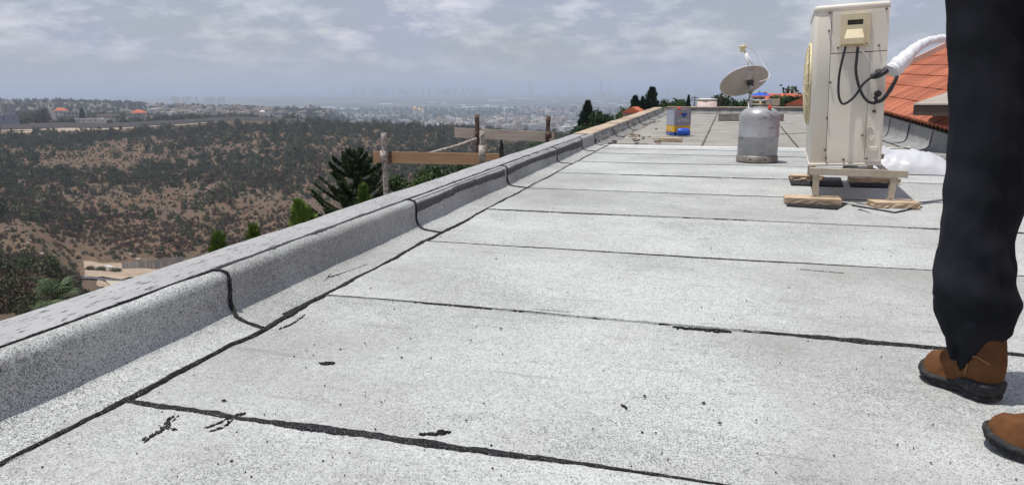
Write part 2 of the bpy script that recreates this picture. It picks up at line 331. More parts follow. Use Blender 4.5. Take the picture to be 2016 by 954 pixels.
# ================================================================== SETTING: terrain
COLS = {  # photo column -> (distance m, photo row | ('z', metres))
 -500: [(22,('z',-8.5)),(100,640),(200,560),(330,505),(500,430),(800,330),(1080,275),(1150,262),(1300,252),(1500,240),(1700,232),(2300,228),(3200,198),(4200,('z',-150)),(5500,('z',-190))],
 0:    [(22,('z',-8.5)),(100,640),(190,548),(250,535),(350,505),(500,430),(800,330),(1080,270),(1150,255),(1300,246),(1500,236),(1700,229),(2300,227),(3200,199),(4200,('z',-150)),(5500,('z',-190))],
 110:  [(22,('z',-8.5)),(100,670),(180,600),(240,592),(290,576),(370,535),(500,436),(800,325),(1080,270),(1150,251),(1300,243),(1500,234),(1700,228),(2300,227),(3200,198),(4200,('z',-150)),(5500,('z',-190))],
 200:  [(22,('z',-8.5)),(100,700),(200,625),(290,578),(370,537),(500,440),(800,325),(1080,264),(1150,252),(1300,243),(1500,236),(1700,229),(2300,230),(3200,201),(4200,('z',-150)),(5500,('z',-190))],
 330:  [(22,('z',-8.5)),(100,700),(200,625),(300,570),(370,537),(500,440),(800,322),(1080,258),(1150,246),(1300,240),(1500,237),(1700,233),(2300,231),(3200,206),(4200,('z',-155)),(5500,('z',-190))],
 450:  [(22,('z',-8.5)),(100,690),(200,610),(300,560),(400,500),(500,435),(800,318),(1080,250),(1150,239.5),(1300,236),(1500,235),(1700,232),(2300,231),(3200,210),(4200,('z',-165)),(5500,('z',-190))],
 620:  [(22,('z',-8.5)),(100,690),(200,600),(300,540),(400,480),(500,430),(800,305),(1080,246),(1150,241),(1300,243),(1500,243),(2300,236),(3200,217),(4200,('z',-178)),(5500,('z',-190))],
 740:  [(22,('z',-8.5)),(100,690),(200,600),(300,530),(400,470),(500,425),(800,307),(1040,252),(1150,246),(1300,('z',-80)),(1600,('z',-120)),(2300,('z',-160)),(3000,('z',-183)),(4200,('z',-188)),(5500,('z',-190))],
 900:  [(22,('z',-8.5)),(100,690),(200,600),(300,520),(400,460),(500,415),(800,310),(1000,262),(1120,252),(1300,('z',-90)),(1600,('z',-130)),(2300,('z',-165)),(3000,('z',-185)),(4200,('z',-190)),(5500,('z',-190))],
 1100: [(22,('z',-8.5)),(100,560),(200,480),(300,420),(400,370),(500,330),(800,278),(950,264),(1100,('z',-75)),(1300,('z',-100)),(1600,('z',-130)),(2300,('z',-165)),(3000,('z',-185)),(4200,('z',-190)),(5500,('z',-190))],
 1200: [(22,('z',-8.0)),(60,('z',-9)),(120,('z',-17)),(300,('z',-38)),(500,('z',-60)),(800,('z',-82)),(1300,('z',-110)),(1600,('z',-135)),(2300,('z',-165)),(3000,('z',-185)),(5500,('z',-190))],
 1300: [(22,('z',-7.5)),(60,('z',-6)),(120,('z',-7)),(200,('z',-14)),(300,('z',-28)),(500,('z',-55)),(800,('z',-85)),(1300,('z',-120)),(2300,('z',-165)),(3000,('z',-185)),(5500,('z',-190))],
 1480: [(22,('z',-7)),(60,('z',-4.5)),(150,('z',-3.6)),(220,('z',-8)),(300,('z',-20)),(500,('z',-50)),(800,('z',-85)),(1300,('z',-120)),(2300,('z',-165)),(3000,('z',-185)),(5500,('z',-190))],
 2500: [(22,('z',-7)),(60,('z',-4.5)),(150,('z',-3.6)),(220,('z',-8)),(300,('z',-20)),(500,('z',-50)),(800,('z',-85)),(1300,('z',-120)),(2300,('z',-165)),(3000,('z',-185)),(5500,('z',-190))],
}
LD = np.linspace(math.log(4.0), math.log(90000.0), 300)
col_az, col_z = [], []
for px in sorted(COLS):
    ds, zs = [], []
    for d, q in COLS[px]:
        if isinstance(q, tuple): z = q[1]
        else: z = PD(px, q, d).z
        ds.append(math.log(d)); zs.append(z)
    col_az.append(AZ(px)); col_z.append(np.interp(LD, ds, zs))
col_az = np.array(col_az); col_z = np.array(col_z)
def fbm(x, y, seed, octs=4):
    r = np.zeros_like(x); a = 1.0; f = 1.0; rs = np.random.default_rng(seed)
    for _ in range(octs):
        for _k in range(3):
            th = rs.uniform(0, 6.283); ph = rs.uniform(0, 6.283); kk = rs.uniform(.8, 1.25)
            r += a * np.sin((x*math.cos(th) + y*math.sin(th)) * f * kk + ph + 1.3*np.sin((x*math.sin(th)-y*math.cos(th))*f*.7+ph*2))
        a *= .5; f *= 2.03
    return r / 4.0
def terr(x, y):
    x = np.asarray(x, float); y = np.asarray(y, float); shp = x.shape; x = x.ravel(); y = y.ravel()
    d = np.hypot(x, y) + 1e-6; az = np.arctan2(x, y); ld = np.log(d)
    li = np.clip((ld - LD[0]) / (LD[1]-LD[0]), 0, len(LD)-1.001); i0 = li.astype(int); fr = li - i0
    azc = np.clip(az, col_az[0], col_az[-1]); ci = np.clip(np.searchsorted(col_az, azc) - 1, 0, len(col_az)-2)
    t = np.clip((azc - col_az[ci]) / (col_az[ci+1] - col_az[ci]), 0, 1); t = t*t*(3-2*t)
    za = col_z[ci, i0]*(1-fr) + col_z[ci, i0+1]*fr; zb = col_z[ci+1, i0]*(1-fr) + col_z[ci+1, i0+1]*fr
    z = za*(1-t) + zb*t
    # hillside relief between the near slope and the ridge; gentler on the plain
    amp = np.interp(d, [30, 120, 300, 420, 560, 950, 1080, 1190, 1300, 2400, 3200, 4000, 5500, 60000], [0, .6, .4, 1.5, 2.6, 2.0, .6, .3, .8, 5, 4, 3, 1, 1])
    z = z + amp * fbm(x/55.0, y/55.0, 5)
    crest = np.interp(d, [2300, 2900, 3200, 3600, 4300], [0, .6, 1, .6, 0]); z = z + crest * 5 * fbm(x/260., y/260., 9, 3)
    return z.reshape(shp)
def TZ(x, y): return float(terr(np.array([x]), np.array([y]))[0])
def onterr(px, d, dz=0.0):
    a = AZ(px); x, y = d*math.sin(a), d*math.cos(a); return Vector((x, y, TZ(x, y) + dz))
view0, view1 = AZ(-330), AZ(2330)
azs = np.concatenate([np.linspace(view1 - 2*math.pi, view0, 90, endpoint=False), np.linspace(view0, view1, 620)])[1:]
ds = np.exp(np.concatenate([np.linspace(math.log(4), math.log(250), 50, endpoint=False), np.linspace(math.log(250), math.log(1350), 170, endpoint=False), np.linspace(math.log(1350), math.log(90000), 110)]))
A, D = np.meshgrid(azs, ds, indexing='ij'); X = D*np.sin(A); Y = D*np.cos(A); Z = terr(X, Y)
na, nd = A.shape
ii, jj = np.meshgrid(np.arange(na), np.arange(nd-1), indexing='ij'); i2 = (ii+1) % na
Q = np.stack([ii*nd+jj, ii*nd+jj+1, i2*nd+jj+1, i2*nd+jj], -1).reshape(-1, 4)
V = np.stack([X, Y, Z], -1).reshape(-1, 3)
V = np.vstack([V, [[0, 0, -8.0]]]); cidx = len(V)-1
# ground material: soil, dry grass, grey scrub floor, patchwork plain
Mt = bpy.data.materials.new('dry_hillside_and_plain'); Mt.use_nodes = True; t = Mt.node_tree; bs = t.nodes['Principled BSDF']
bs.inputs['Roughness'].default_value = 1; bs.inputs['Specular IOR Level'].default_value = .05
tcn = N(t, 'ShaderNodeTexCoord')
def tn(s, det=6., r=.6, mul=None):
    n = N(t, 'ShaderNodeTexNoise', i_Scale=s, i_Detail=det, i_Roughness=r); L(t, tcn.outputs['Object'], n.inputs['Vector']); return n.outputs[0]
def tmr(x, a, b):
    q = N(t, 'ShaderNodeMapRange', i_1=a, i_2=b); L(t, x, q.inputs[0]); return q.outputs[0]
def tmix(f, a, b):
    q = N(t, 'ShaderNodeMix', data_type='RGBA'); L(t, f, q.inputs[0])
    for i, x in ((6, a), (7, b)):
        if isinstance(x, tuple): q.inputs[i].default_value = (*x, 1)
        else: L(t, x, q.inputs[i])
    return q.outputs[2]
soil = tmix(tmr(tn(.035), .35, .65), (.165, .085, .053), (.225, .145, .095))
soil = tmix(tmr(tn(.35, 8., .75), .42, .6), soil, (.080, .068, .048))
soil = tmix(tmr(tn(.09, 8., .7), .45, .62), soil, (.105, .085, .058))
soil = tmix(tmr(tn(.012, 6.), .5, .62), soil, (.12, .088, .066))
soil = tmix(tmr(tn(.22, 8., .8), .67, .72), soil, (.34, .30, .25))
vor = N(t, 'ShaderNodeTexVoronoi', i_Scale=.0022); L(t, tcn.outputs['Object'], vor.inputs['Vector'])
spv = N(t, 'ShaderNodeSeparateColor'); L(t, vor.outputs['Color'], spv.inputs[0])
fld = tmix(tmr(spv.outputs[0], .45, .85), (.065, .08, .055), (.20, .18, .13))
fld = tmix(tmr(tn(.0012, 8., .7), .5, .6), fld, (.07, .085, .06))
ln = N(t, 'ShaderNodeVectorMath', operation='LENGTH'); L(t, tcn.outputs['Object'], ln.inputs[0])
plain = tmr(ln.outputs['Value'], 3300., 4300.)
wood = tmix(tmr(tn(.03, 7., .7), .4, .56), (.06, .068, .045), (.17, .145, .11))
wd = tmr(ln.outputs['Value'], 1250., 1900.)
L(t, tmix(plain, tmix(wd, soil, wood), fld), bs.inputs['Base Color'])
bmp = N(t, 'ShaderNodeBump', i_Strength=1., i_Distance=.6); L(t, tn(.5, 6., .7), bmp.inputs['Height']); L(t, bmp.outputs[0], bs.inputs['Normal'])
tm = big_mesh('terrain', V, Q, Mt, smooth=True)
terrain = link('terrain', tm); tag(terrain, 'dry brown valley side and hazy plain below the roof', kind='structure')
# fill the hole under the house
mb = MB(); n0 = 40; ring = [(4.2*math.sin(2*math.pi*k/n0), 4.2*math.cos(2*math.pi*k/n0), -8.6) for k in range(n0)]
mb.add(ring, [tuple(range(n0))]); o = mb.build('ground', Mt); tag(o, 'bare ground under the house', kind='structure')

# roads laid on the terrain
def strip(name, pts, width, mtl, lift, label, sub=6, wj=0):
    P = []
    for a, b in zip(pts[:-1], pts[1:]):
        for k in range(sub): P.append(Vector(a).lerp(Vector(b), k/sub))
    P.append(Vector(pts[-1])); vs = []; fs = []
    for i, p in enumerate(P):
        tdir = (P[min(i+1, len(P)-1)] - P[max(i-1, 0)]); nrm = Vector((-tdir.y, tdir.x, 0)).normalized()
        ww = width * (1 + wj*math.sin(i*1.7) + wj*.6*math.sin(i*4.1))
        for s in (-1, -.33, .33, 1):
            q = p + nrm*ww*.5*s; vs.append((q.x, q.y, TZ(q.x, q.y) + lift))
    for i in range(len(P)-1):
        for k in range(3): fs.append((i*4+k, (i+1)*4+k, (i+1)*4+k+1, i*4+k+1))
    mb = MB(); mb.add(vs, fs, 0, True); o = mb.build(name, mtl); return tag(o, label, kind='structure')
wall_px = [(-260, 1150), (0, 1150), (60, 1150), (110, 1152), (160, 1152), (220, 1150), (280, 1152), (340, 1158), (400, 1165), (460, 1175), (530, 1190), (600, 1215)]
def lp(l, off): return [onterr(px, d+off) for px, d in l]
strip('patrol_track', lp(wall_px, -12), 6.5, M_track, .5, 'pale dusty patrol track along the foot of the concrete barrier', 8)
strip('dirt_verge', [onterr(px, d) for px, d in [(-260, 1100), (0, 1112), (60, 1125), (120, 1130), (180, 1134), (240, 1136)]], 17, M_gravel, .35, 'sandy verge below the patrol track on the hill', 8, .2)
for pts, wd_ in (([(340, 640), (430, 620), (520, 610), (600, 640)], 2.2), ([(720, 560), (790, 570), (840, 590), (900, 640)], 2.4)):
    strip('dirt_path', [onterr(*q) for q in pts], wd_, M_path, .45, 'narrow dirt path crossing the brown hillside', 10, .2)
# valley floor: a levelled pad, road and side road
def pad(name, quad, z_off, mtl, label, n=10):
    vs = []; fs = []
    for i in range(n+1):
        for j in range(n+1):
            a = Vector(quad[0]).lerp(Vector(quad[1]), i/n); b = Vector(quad[3]).lerp(Vector(quad[2]), i/n); p = a.lerp(b, j/n)
            jig = .8*math.sin(i*2.1+j)*(1 if 0 < i < n and 0 < j < n else 1.5)
            vs.append((p.x+jig, p.y-jig, TZ(p.x, p.y) + z_off))
    for i in range(n):
        for j in range(n): fs.append((i*(n+1)+j, (i+1)*(n+1)+j, (i+1)*(n+1)+j+1, i*(n+1)+j+1))
    mb = MB(); mb.add(vs, fs); o = mb.build(name, mtl); return tag(o, label, kind='structure')
pad('gravel_yard', [onterr(116, 338), onterr(300, 338), onterr(300, 386), onterr(118, 384)], .35, M_gravel, 'pale levelled gravel yard beside the valley road')
strip('valley_road', [onterr(70, 336), onterr(130, 330), onterr(180, 328), onterr(240, 327), onterr(330, 330)], 9, M_road, .6, 'grey asphalt road across the valley floor')
pad('gravel_verge', [onterr(138, 305), onterr(215, 268), onterr(238, 321), onterr(142, 323)], .35, M_gravel, 'pale sandy verge below the valley road')
strip('side_road', [onterr(176, 324), onterr(186, 308), onterr(200, 288), onterr(216, 266)], 6, M_track, .75, 'pale side road branching off the valley road')

# ================================================================== foliage kits
def quads(cent, size, flat=0.0, up=None):
    """random leaf quads about the given centres"""
    n = len(cent); a = rng.normal(size=(n, 3)); a /= np.linalg.norm(a, axis=1)[:, None]
    b = rng.normal(size=(n, 3)); b -= (b*a).sum(1)[:, None]*a; b /= np.linalg.norm(b, axis=1)[:, None]
    s = np.asarray(size).reshape(-1, 1) * np.ones((n, 1)); a = a*s*.5; b = b*s*.32
    return np.stack([cent-a, cent+b, cent+a, cent-b], 1).reshape(-1, 3), np.arange(4*n).reshape(-1, 4)
def bush_mesh(name, m, n=260, flat=.62, leaf=.17):
    cl = rng.normal(size=(11, 3)); cl /= np.linalg.norm(cl, axis=1)[:, None]; cl *= rng.uniform(.25, .75, (11, 1)); cl[:, 2] = np.abs(cl[:, 2])*flat
    idx = rng.integers(0, 11, n); p = rng.normal(size=(n, 3)); p /= np.linalg.norm(p, axis=1)[:, None]
    c = cl[idx] + p * rng.uniform(.2, .40, (n, 1)); c[:, 2] = np.maximum(c[:, 2]*1.35+.1, 0.0)
    V_, F_ = quads(c, rng.uniform(.7, 1.4, n)*leaf*1.25)
    # woody heart
    th = np.linspace(0, 2*np.pi, 9)[:-1]
    rings = [(0.0, .50), (.30*flat, .52), (.62*flat, .22)]
    hv = [];
    for z, r in rings:
        for k in th: hv.append((r*math.cos(k)*rng.uniform(.8, 1.1), r*math.sin(k)*rng.uniform(.8, 1.1), z))
    hf = [];
    for i in range(2):
        for k in range(8): hf.append((i*8+k, i*8+(k+1) % 8, (i+1)*8+(k+1) % 8, (i+1)*8+k))
    hf += [(16, 17, 18, 19), (16, 19, 20, 23), (20, 21, 22, 23)]
    V2 = np.vstack([V_, np.array(hv)]); F2 = np.vstack([F_, np.array(hf)+len(V_)])
    return big_mesh(name, V2, F2, m)
BUSH = [bush_mesh('scrub_bush', M_scrub[0]), bush_mesh('scrub_bush', M_scrub[1]), bush_mesh('scrub_bush', M_scrub[1], 300, .8), bush_mesh('scrub_bush', M_scrub[0], 240, .55), bush_mesh('scrub_bush', M_scrub[2], 220, .5), bush_mesh('scrub_bush', M_scrub[2], 200, .35)]

# scatter positions: (x, y, z, radius, kind)
def scatter(n, pxr, dr, dens, rad):
    px = rng.uniform(*pxr, n); a0, a1 = AZ(pxr[0]), AZ(pxr[1]); a = rng.uniform(a0, a1, n)
    d = np.sqrt(rng.uniform(dr[0]**2, dr[1]**2, n)); x = d*np.sin(a); y = d*np.cos(a)
    k = rng.uniform(0, 1, n) < dens(x, y, d, a); x, y, d = x[k], y[k], d[k]
    z = terr(x, y); r = rad(x, y, d)
    return x, y, z, r, d
aP = {p: AZ(p) for p in (0, 130, 300, 550, 600, 900, 1100, 1200)}
def dens_h(x, y, d, a):
    n1 = fbm(x/105., y/75., 21); n2 = fbm(x/24., y/24., 22)
    base = np.interp(d, [300, 360, 430, 520, 640, 760, 1050, 1150], [.12, .20, .26, .30, .55, .9, 1.0, .5])
    left = np.clip((aP[130]-a)/.10, 0, 1)*np.clip((d-380)/100, 0, 1)
    right = np.clip((a-aP[550])/.15, 0, 1)*np.clip((900-d)/300, 0, 1)
    band = np.exp(-((d-560)/60)**2)*np.clip((a-aP[300])/.08, 0, 1)*np.clip((aP[900]-a)/.1, 0, 1)*.55
    q = base + .6*left - .30*right + band + 1.15*n1 + .5*n2 - .08
    q = np.where((d > 1085), q*.25, q)
    # keep the yard, road and the track clear
    pxv = a
    clear = (a > AZ(105)) & (a < AZ(330)) & (d > 245) & (d < 392)
    return np.where(clear, 0, np.clip(q, 0.02, .97))
x1, y1, z1, r1, d1 = scatter(15500, (-250, 1190), (330, 1128), dens_h, lambda x, y, d: rng.gamma(4, .66, len(x)) * np.interp(d, [330, 1100], [.85, 1.15]))
# near slope below the roof at the left
x2, y2, z2, r2, d2 = scatter(2600, (-250, 190), (110, 330), lambda x, y, d, a: np.where((a > AZ(105)) & (d > 245), 0, np.clip(.6+.4*fbm(x/20., y/20., 31), .1, 1)), lambda x, y, d: rng.gamma(8, .17, len(x)))
# small knee-high scrub everywhere on the slope
x3, y3, z3, r3, d3 = scatter(26000, (-250, 1150), (330, 1080), lambda x, y, d, a: np.where((a > AZ(105)) & (a < AZ(330)) & (d < 392), 0, np.clip(.55 + .5*fbm(x/30., y/30., 41), 0, 1)), lambda x, y, d: rng.uniform(.4, 1.5, len(x)))
x7, y7, z7, r7, d7 = scatter(8000, (60, 900), (392, 600), lambda x, y, d, a: np.clip(.25 + 1.1*fbm(x/45., y/45., 43), 0, 1), lambda x, y, d: rng.uniform(.5, 1.7, len(x)))
# woods behind the ridge and over the far hills; trees among the town
x4, y4, z4, r4, d4 = scatter(9000, (-250, 760), (1250, 3900), lambda x, y, d, a: np.clip(.6+.6*fbm(x/160., y/160., 51) - np.clip((1900-d)/900, 0, 1)*.45, 0, 1), lambda x, y, d: rng.uniform(3.5, 8, len(x)))
x5, y5, z5, r5, d5 = scatter(5200, (540, 1500), (1300, 7000), lambda x, y, d, a: np.clip(.45+.5*fbm(x/300., y/300., 61), 0.05, 1), lambda x, y, d: rng.uniform(7, 17, len(x)))
x6, y6, z6, r6, d6 = scatter(2500, (1080, 2300), (110, 1300), lambda x, y, d, a: np.clip(.5+.4*fbm(x/60., y/60., 71), 0.05, 1), lambda x, y, d: rng.uniform(1.5, 3.6, len(x)))
def kinds(x, y, d, p_dry):
    n = fbm(x/60., y/60., 81); k = rng.integers(0, 4, len(x)); dry = rng.uniform(0, 1, len(x)) < (p_dry + .12*n); k[dry] = rng.integers(4, 6, dry.sum()); return k
allp = []
for (x, y, z, r, d, pd) in ((x1, y1, z1, r1, d1, np.interp(d1, [330, 500, 640, 760], [.5, .4, .22, .07])), (x2, y2, z2, r2, d2, .55), (x3, y3, z3, r3, d3, np.interp(d3, [330, 560, 680], [.6, .45, .08])), (x7, y7, z7, r7, d7, .85), (x4, y4, z4, r4, d4, .03), (x5, y5, z5, r5, d5, .02), (x6, y6, z6, r6, d6, .1)):
    allp.append(np.column_stack([x, y, z-.12*r, r, kinds(x, y, d, pd), d]))
S = np.vstack(allp)
# angular size decides who is an individual
ang = S[:, 3]/S[:, 5]; inview = (np.arctan2(S[:, 0], S[:, 1]) > AZ(-10)) & (np.arctan2(S[:, 0], S[:, 1]) < AZ(1180)) & (S[:, 3] > 1.1)
# only bushes above the parapet line are in view (row test through the coping's outer edge)
def row_of(p):
    q = cam.matrix_world.inverted() @ Vector(p); return 477 - F*(q.y/-q.z), 1008 + F*(q.x/-q.z)
vis = np.zeros(len(S), bool)
for i in np.nonzero(inview & (ang > np.sort(ang[inview])[-1600]))[0]:
    py, px = row_of(S[i, :3]); vis[i] = py < 628 - .322*px
cand = np.nonzero(vis)[0]; order = cand[np.argsort(-ang[cand])][:300]
firsts = {}
for i in order:
    x, y, z, r, k, d = S[i]; k = int(k)
    o = link('scrub_bush', BUSH[k], None, (x, y, z), (0, 0, rng.uniform(0, 6.28)), (r, r*rng.uniform(.85, 1.15), r*rng.uniform(1.2, 1.7)))
    near = d < 300
    a_ = math.atan2(x, y)
    where = ('at the far left' if a_ < AZ(110) else 'above the gravel yard' if a_ < AZ(320) else 'left of the layered conifer' if a_ < AZ(620) else 'behind the splashed posts' if a_ < AZ(900) else 'right of the splashed posts')
    size_ = 'large' if r > 3.4 else ('small' if r < 2.0 else 'medium')
    slope_ = 'near slope' if near else 'hillside across the valley'
    col_ = 'dry brown' if k >= 4 else 'grey-green'
    lab = '%s %s bush on the %s %s' % (size_, col_, slope_, where); grp = '%s %s bushes on the %s %s' % (size_, col_, slope_, where)
    tag(o, lab, 'bush', grp); firsts.setdefault(k, o)
for k in range(6):
    if k not in firsts:
        p = onterr(60+k*30, 380); o = link('scrub_bush', BUSH[k], None, p, (0, 0, 0), 1.6); tag(o, 'grey-green bush on the brown hillside across the valley', 'bush', 'grey-green bushes across the valley'); firsts[k] = o
rest = np.setdiff1d(np.arange(len(S)), order); T = S[rest]
def instancer(name, T, label):
    me = bpy.data.meshes.new(name); me.vertices.add(len(T)); me.vertices.foreach_set('co', T[:, :3].astype(np.float32).ravel())
    at = me.attributes.new('rad', 'FLOAT', 'POINT'); at.data.foreach_set('value', T[:, 3].astype(np.float32))
    at = me.attributes.new('pick', 'INT', 'POINT'); at.data.foreach_set('value', T[:, 4].astype(np.int32))
    at = me.attributes.new('spin', 'FLOAT', 'POINT'); at.data.foreach_set('value', rng.uniform(0, 6.28, len(T)).astype(np.float32))
    o = link(name, me); tag(o, label, kind='stuff')
    g = bpy.data.node_groups.new(name, 'GeometryNodeTree')
    g.interface.new_socket('Geometry', in_out='INPUT', socket_type='NodeSocketGeometry'); g.interface.new_socket('Geometry', in_out='OUTPUT', socket_type='NodeSocketGeometry')
    gi = g.nodes.new('NodeGroupInput'); go = g.nodes.new('NodeGroupOutput'); ip = g.nodes.new('GeometryNodeInstanceOnPoints'); j = g.nodes.new('GeometryNodeJoinGeometry')
    for k in reversed(range(6)):
        oi = g.nodes.new('GeometryNodeObjectInfo'); oi.inputs['Object'].default_value = firsts[k]; oi.inputs['As Instance'].default_value = True; g.links.new(oi.outputs['Geometry'], j.inputs[0])
    g.links.new(gi.outputs[0], ip.inputs['Points']); g.links.new(j.outputs[0], ip.inputs['Instance']); ip.inputs['Pick Instance'].default_value = True
    def attr(nm, ty):
        n = g.nodes.new('GeometryNodeInputNamedAttribute'); n.data_type = ty; n.inputs['Name'].default_value = nm; return n.outputs['Attribute']
    g.links.new(attr('pick', 'INT'), ip.inputs['Instance Index'])
    cx = g.nodes.new('ShaderNodeCombineXYZ'); g.links.new(attr('spin', 'FLOAT'), cx.inputs[2]); g.links.new(cx.outputs[0], ip.inputs['Rotation'])
    cs_ = g.nodes.new('ShaderNodeVectorMath'); cs_.operation = 'MULTIPLY'; cs_.inputs[1].default_value = (1, 1, 1.6); g.links.new(attr('rad', 'FLOAT'), cs_.inputs[0]); g.links.new(cs_.outputs[0], ip.inputs['Scale']); g.links.new(ip.outputs[0], go.inputs[0])
    o.modifiers.new('scatter', 'NODES').node_group = g; return o
dd = T[:, 5]
instancer('hillside_scrub', T[dd < 1250], 'scrub and bushes covering the valley side')
instancer('distant_woods', T[dd >= 1250], 'hazy woods and trees on the far hills and plain')
# pale limestone outcrops
mb = MB()
for _ in range(1500):
    a = rng.uniform(AZ(-50), AZ(1180)); d = math.sqrt(rng.uniform(340**2, 1080**2)); x, y = d*math.sin(a), d*math.cos(a)
    if float(fbm(np.array([x/45.]), np.array([y/45.]), 91)[0]) < .25: continue
    z = TZ(x, y); s = rng.uniform(.5, 1.5); M = Matrix.Translation((x, y, z)) @ Matrix.Rotation(rng.uniform(0, 3.1), 4, 'Z') @ Matrix.Rotation(rng.uniform(-.3, .3), 4, 'X')
    mb.box((-s, -.5*s, -.4), (s, .5*s, .32*s), 0, M)
o = mb.build('limestone_outcrops', mat('pale_limestone', (.38, .34, .29), .95, (.28, .25, .21), .8)); tag(o, 'pale limestone rocks scattered over the brown hillside', kind='stuff')

# ================================================================== THE HOUSE WE STAND ON
XT = lambda y: -1.53 + .018*y          # inner top arris of the parapet
XL = lambda y: XT(y) + .205            # lap line where the flashing ends on the roof
XO = lambda y: XT(y) - .235            # outer arris
RW = 2.585                             # low wall at the right
YF = 21.0                              # far parapet
YN = -3.0
house = thing('flat_roof_house', 'house whose pale granule-felt flat roof, parapet and red tiled side roof fill the foreground', 'house', (0, 0, -8))
def hp(o):
    if o.parent is house: o.location.z += 8
    return o     # children are authored in world height
mb = MB()
mb.add([(XO(YN)+.02, YN, -8.5), (7.6, YN, -8.5), (7.6, YF+.2, -8.5), (XO(YF)+.02, YF+.2, -8.5), (XO(YN)+.02, YN, -.06), (7.6, YN, -.06), (7.6, YF+.2, -.06), (XO(YF)+.02, YF+.2, -.06)],
       [(3,2,1,0),(4,5,6,7),(0,1,5,4),(1,2,6,5),(2,3,7,6),(3,0,4,7)])
hp(mb.build('wall', M_render, house))
mb = MB(); mb.box((XO(YN)+.03, YN, -.058), (RW+.05, YF+.1, -.012)); roof = hp(mb.build('roof', M_conc, house))
wob = lambda v, s, a: a*(math.sin(v*2.3+s)+.6*math.sin(v*5.1+s*2)+.3*math.sin(v*13+s*3))
SEAMS = [-2.4, -1.45, -.5, .42, 1.30, 2.22, 3.17, 4.14, 5.09, 6.10, 7.08, 8.05, 8.72, 9.25]
SW = [.012, .012, .012, .014, .018, .012, .010, .010, .009, .009, .008, .008, .008, .010]
slope = lambda x: -.028*(x+1.3)        # seams run very slightly toward the camera at the right
def seamY(i, x): return SEAMS[i] + slope(x) + wob(x, i*1.9, .004)
M_STR = [granule('white_granule_felt_%s' % 'abc'[k], c, (.20, .205, .205), 5.+k*7, dirt_amt=q) for k, (c, q) in enumerate((((.585, .60, .585), .6), ((.56, .575, .56), .75), ((.545, .56, .545), .85)))]
for i in range(len(SEAMS)-1):
    mb = MB(); xs = np.linspace(XL(SEAMS[i])-.03, RW-.05, 60); vs = []
    zt = .002 + .0025*(i % 2)
    for x in xs:
        y0, y1 = seamY(i, x), seamY(i+1, x)
        x_ = max(x, XL(y0)-.03)
        for k in range(9):
            f = k/8; edge = .0018 if k == 0 else 0
            vs.append((x_ if x == xs[0] else x, y0 + (y1-y0)*f, zt + edge + .0012*math.sin(x*3.1+i)*math.sin(f*9+i)))
    fs = [(a*9+k, (a+1)*9+k, (a+1)*9+k+1, a*9+k+1) for a in range(59) for k in range(8)]
    mb.add(vs, fs, 0, True)
    # turned-down front lip so the lap has an edge
    b = [(v[0], v[1]-.001, -.004) for v in vs[0::9]]; mb.add([vs[a*9] for a in range(60)] + b, [(a, 60+a, 61+a, a+1) for a in range(59)])
    hp(mb.build('felt_strip', M_STR[(i*2) % 3], roof))
# narrower border strip between lap line and parapet is part of the flashing
def ragged(P0, P1, wfun, step=.008, cz=None, zoff=.0, seed=0, bend=None, jit=1.0):
    """ragged tar bead along a path of 3D points; returns MB"""
    mb = MB(); P = [Vector(p) for p in P0]; acc = 0; pts = []
    for a, b in zip(P[:-1], P[1:]):
        n = max(1, int((b-a).length/step))
        for k in range(n): pts.append(a.lerp(b, k/n))
    pts.append(P[-1]); n = len(pts); rs = random.Random(seed)
    o1 = o2 = 0; vs = []
    for i, p in enumerate(pts):
        t = (pts[min(i+1, n-1)] - pts[max(i-1, 0)]).normalized(); nr = P1(p) if callable(P1) else P1; s = t.cross(nr).normalized()
        wv = wfun(i/(n-1)); o1 = o1*.75 + rs.uniform(-1, 1)*.25; o2 = o2*.75 + rs.uniform(-1, 1)*.25
        l = wv*(.5 + .55*o1*jit); r = wv*(.5 + .55*o2*jit)
        h = .0028 + .0012*rs.random()
        vs += [p + s*l - nr*.004, p + s*l*.8 + nr*h*.7, p + nr*h, p - s*r*.8 + nr*h*.7, p - s*r - nr*.004]
    fs = [(a*5+k, (a+1)*5+k, (a+1)*5+k+1, a*5+k+1) for a in range(n-1) for k in range(4)]
    mb.add(vs, [f[::-1] for f in fs], 0, True); return mb
UP = Vector((0, 0, 1))
for i in range(len(SEAMS)-1):
    def wf(f, i=i):
        b = SW[i]*(1 + .45*math.sin(f*7+i*2) + .35*math.sin(f*19+i))
        if i == 5: b += .022*math.exp(-((f-.45)/.03)**2)
        if i == 4: b *= 1.15 - .3*f
        return max(.003, b)
    xs = np.linspace(XL(SEAMS[i])-.005, RW-.06, 70)
    mb = ragged([(x, seamY(i, x)+.004, .0045) for x in xs], UP, wf, step=.009 if i < 8 else .02, seed=i)
    hp(mb.build('tar_seam', M_tar, roof))
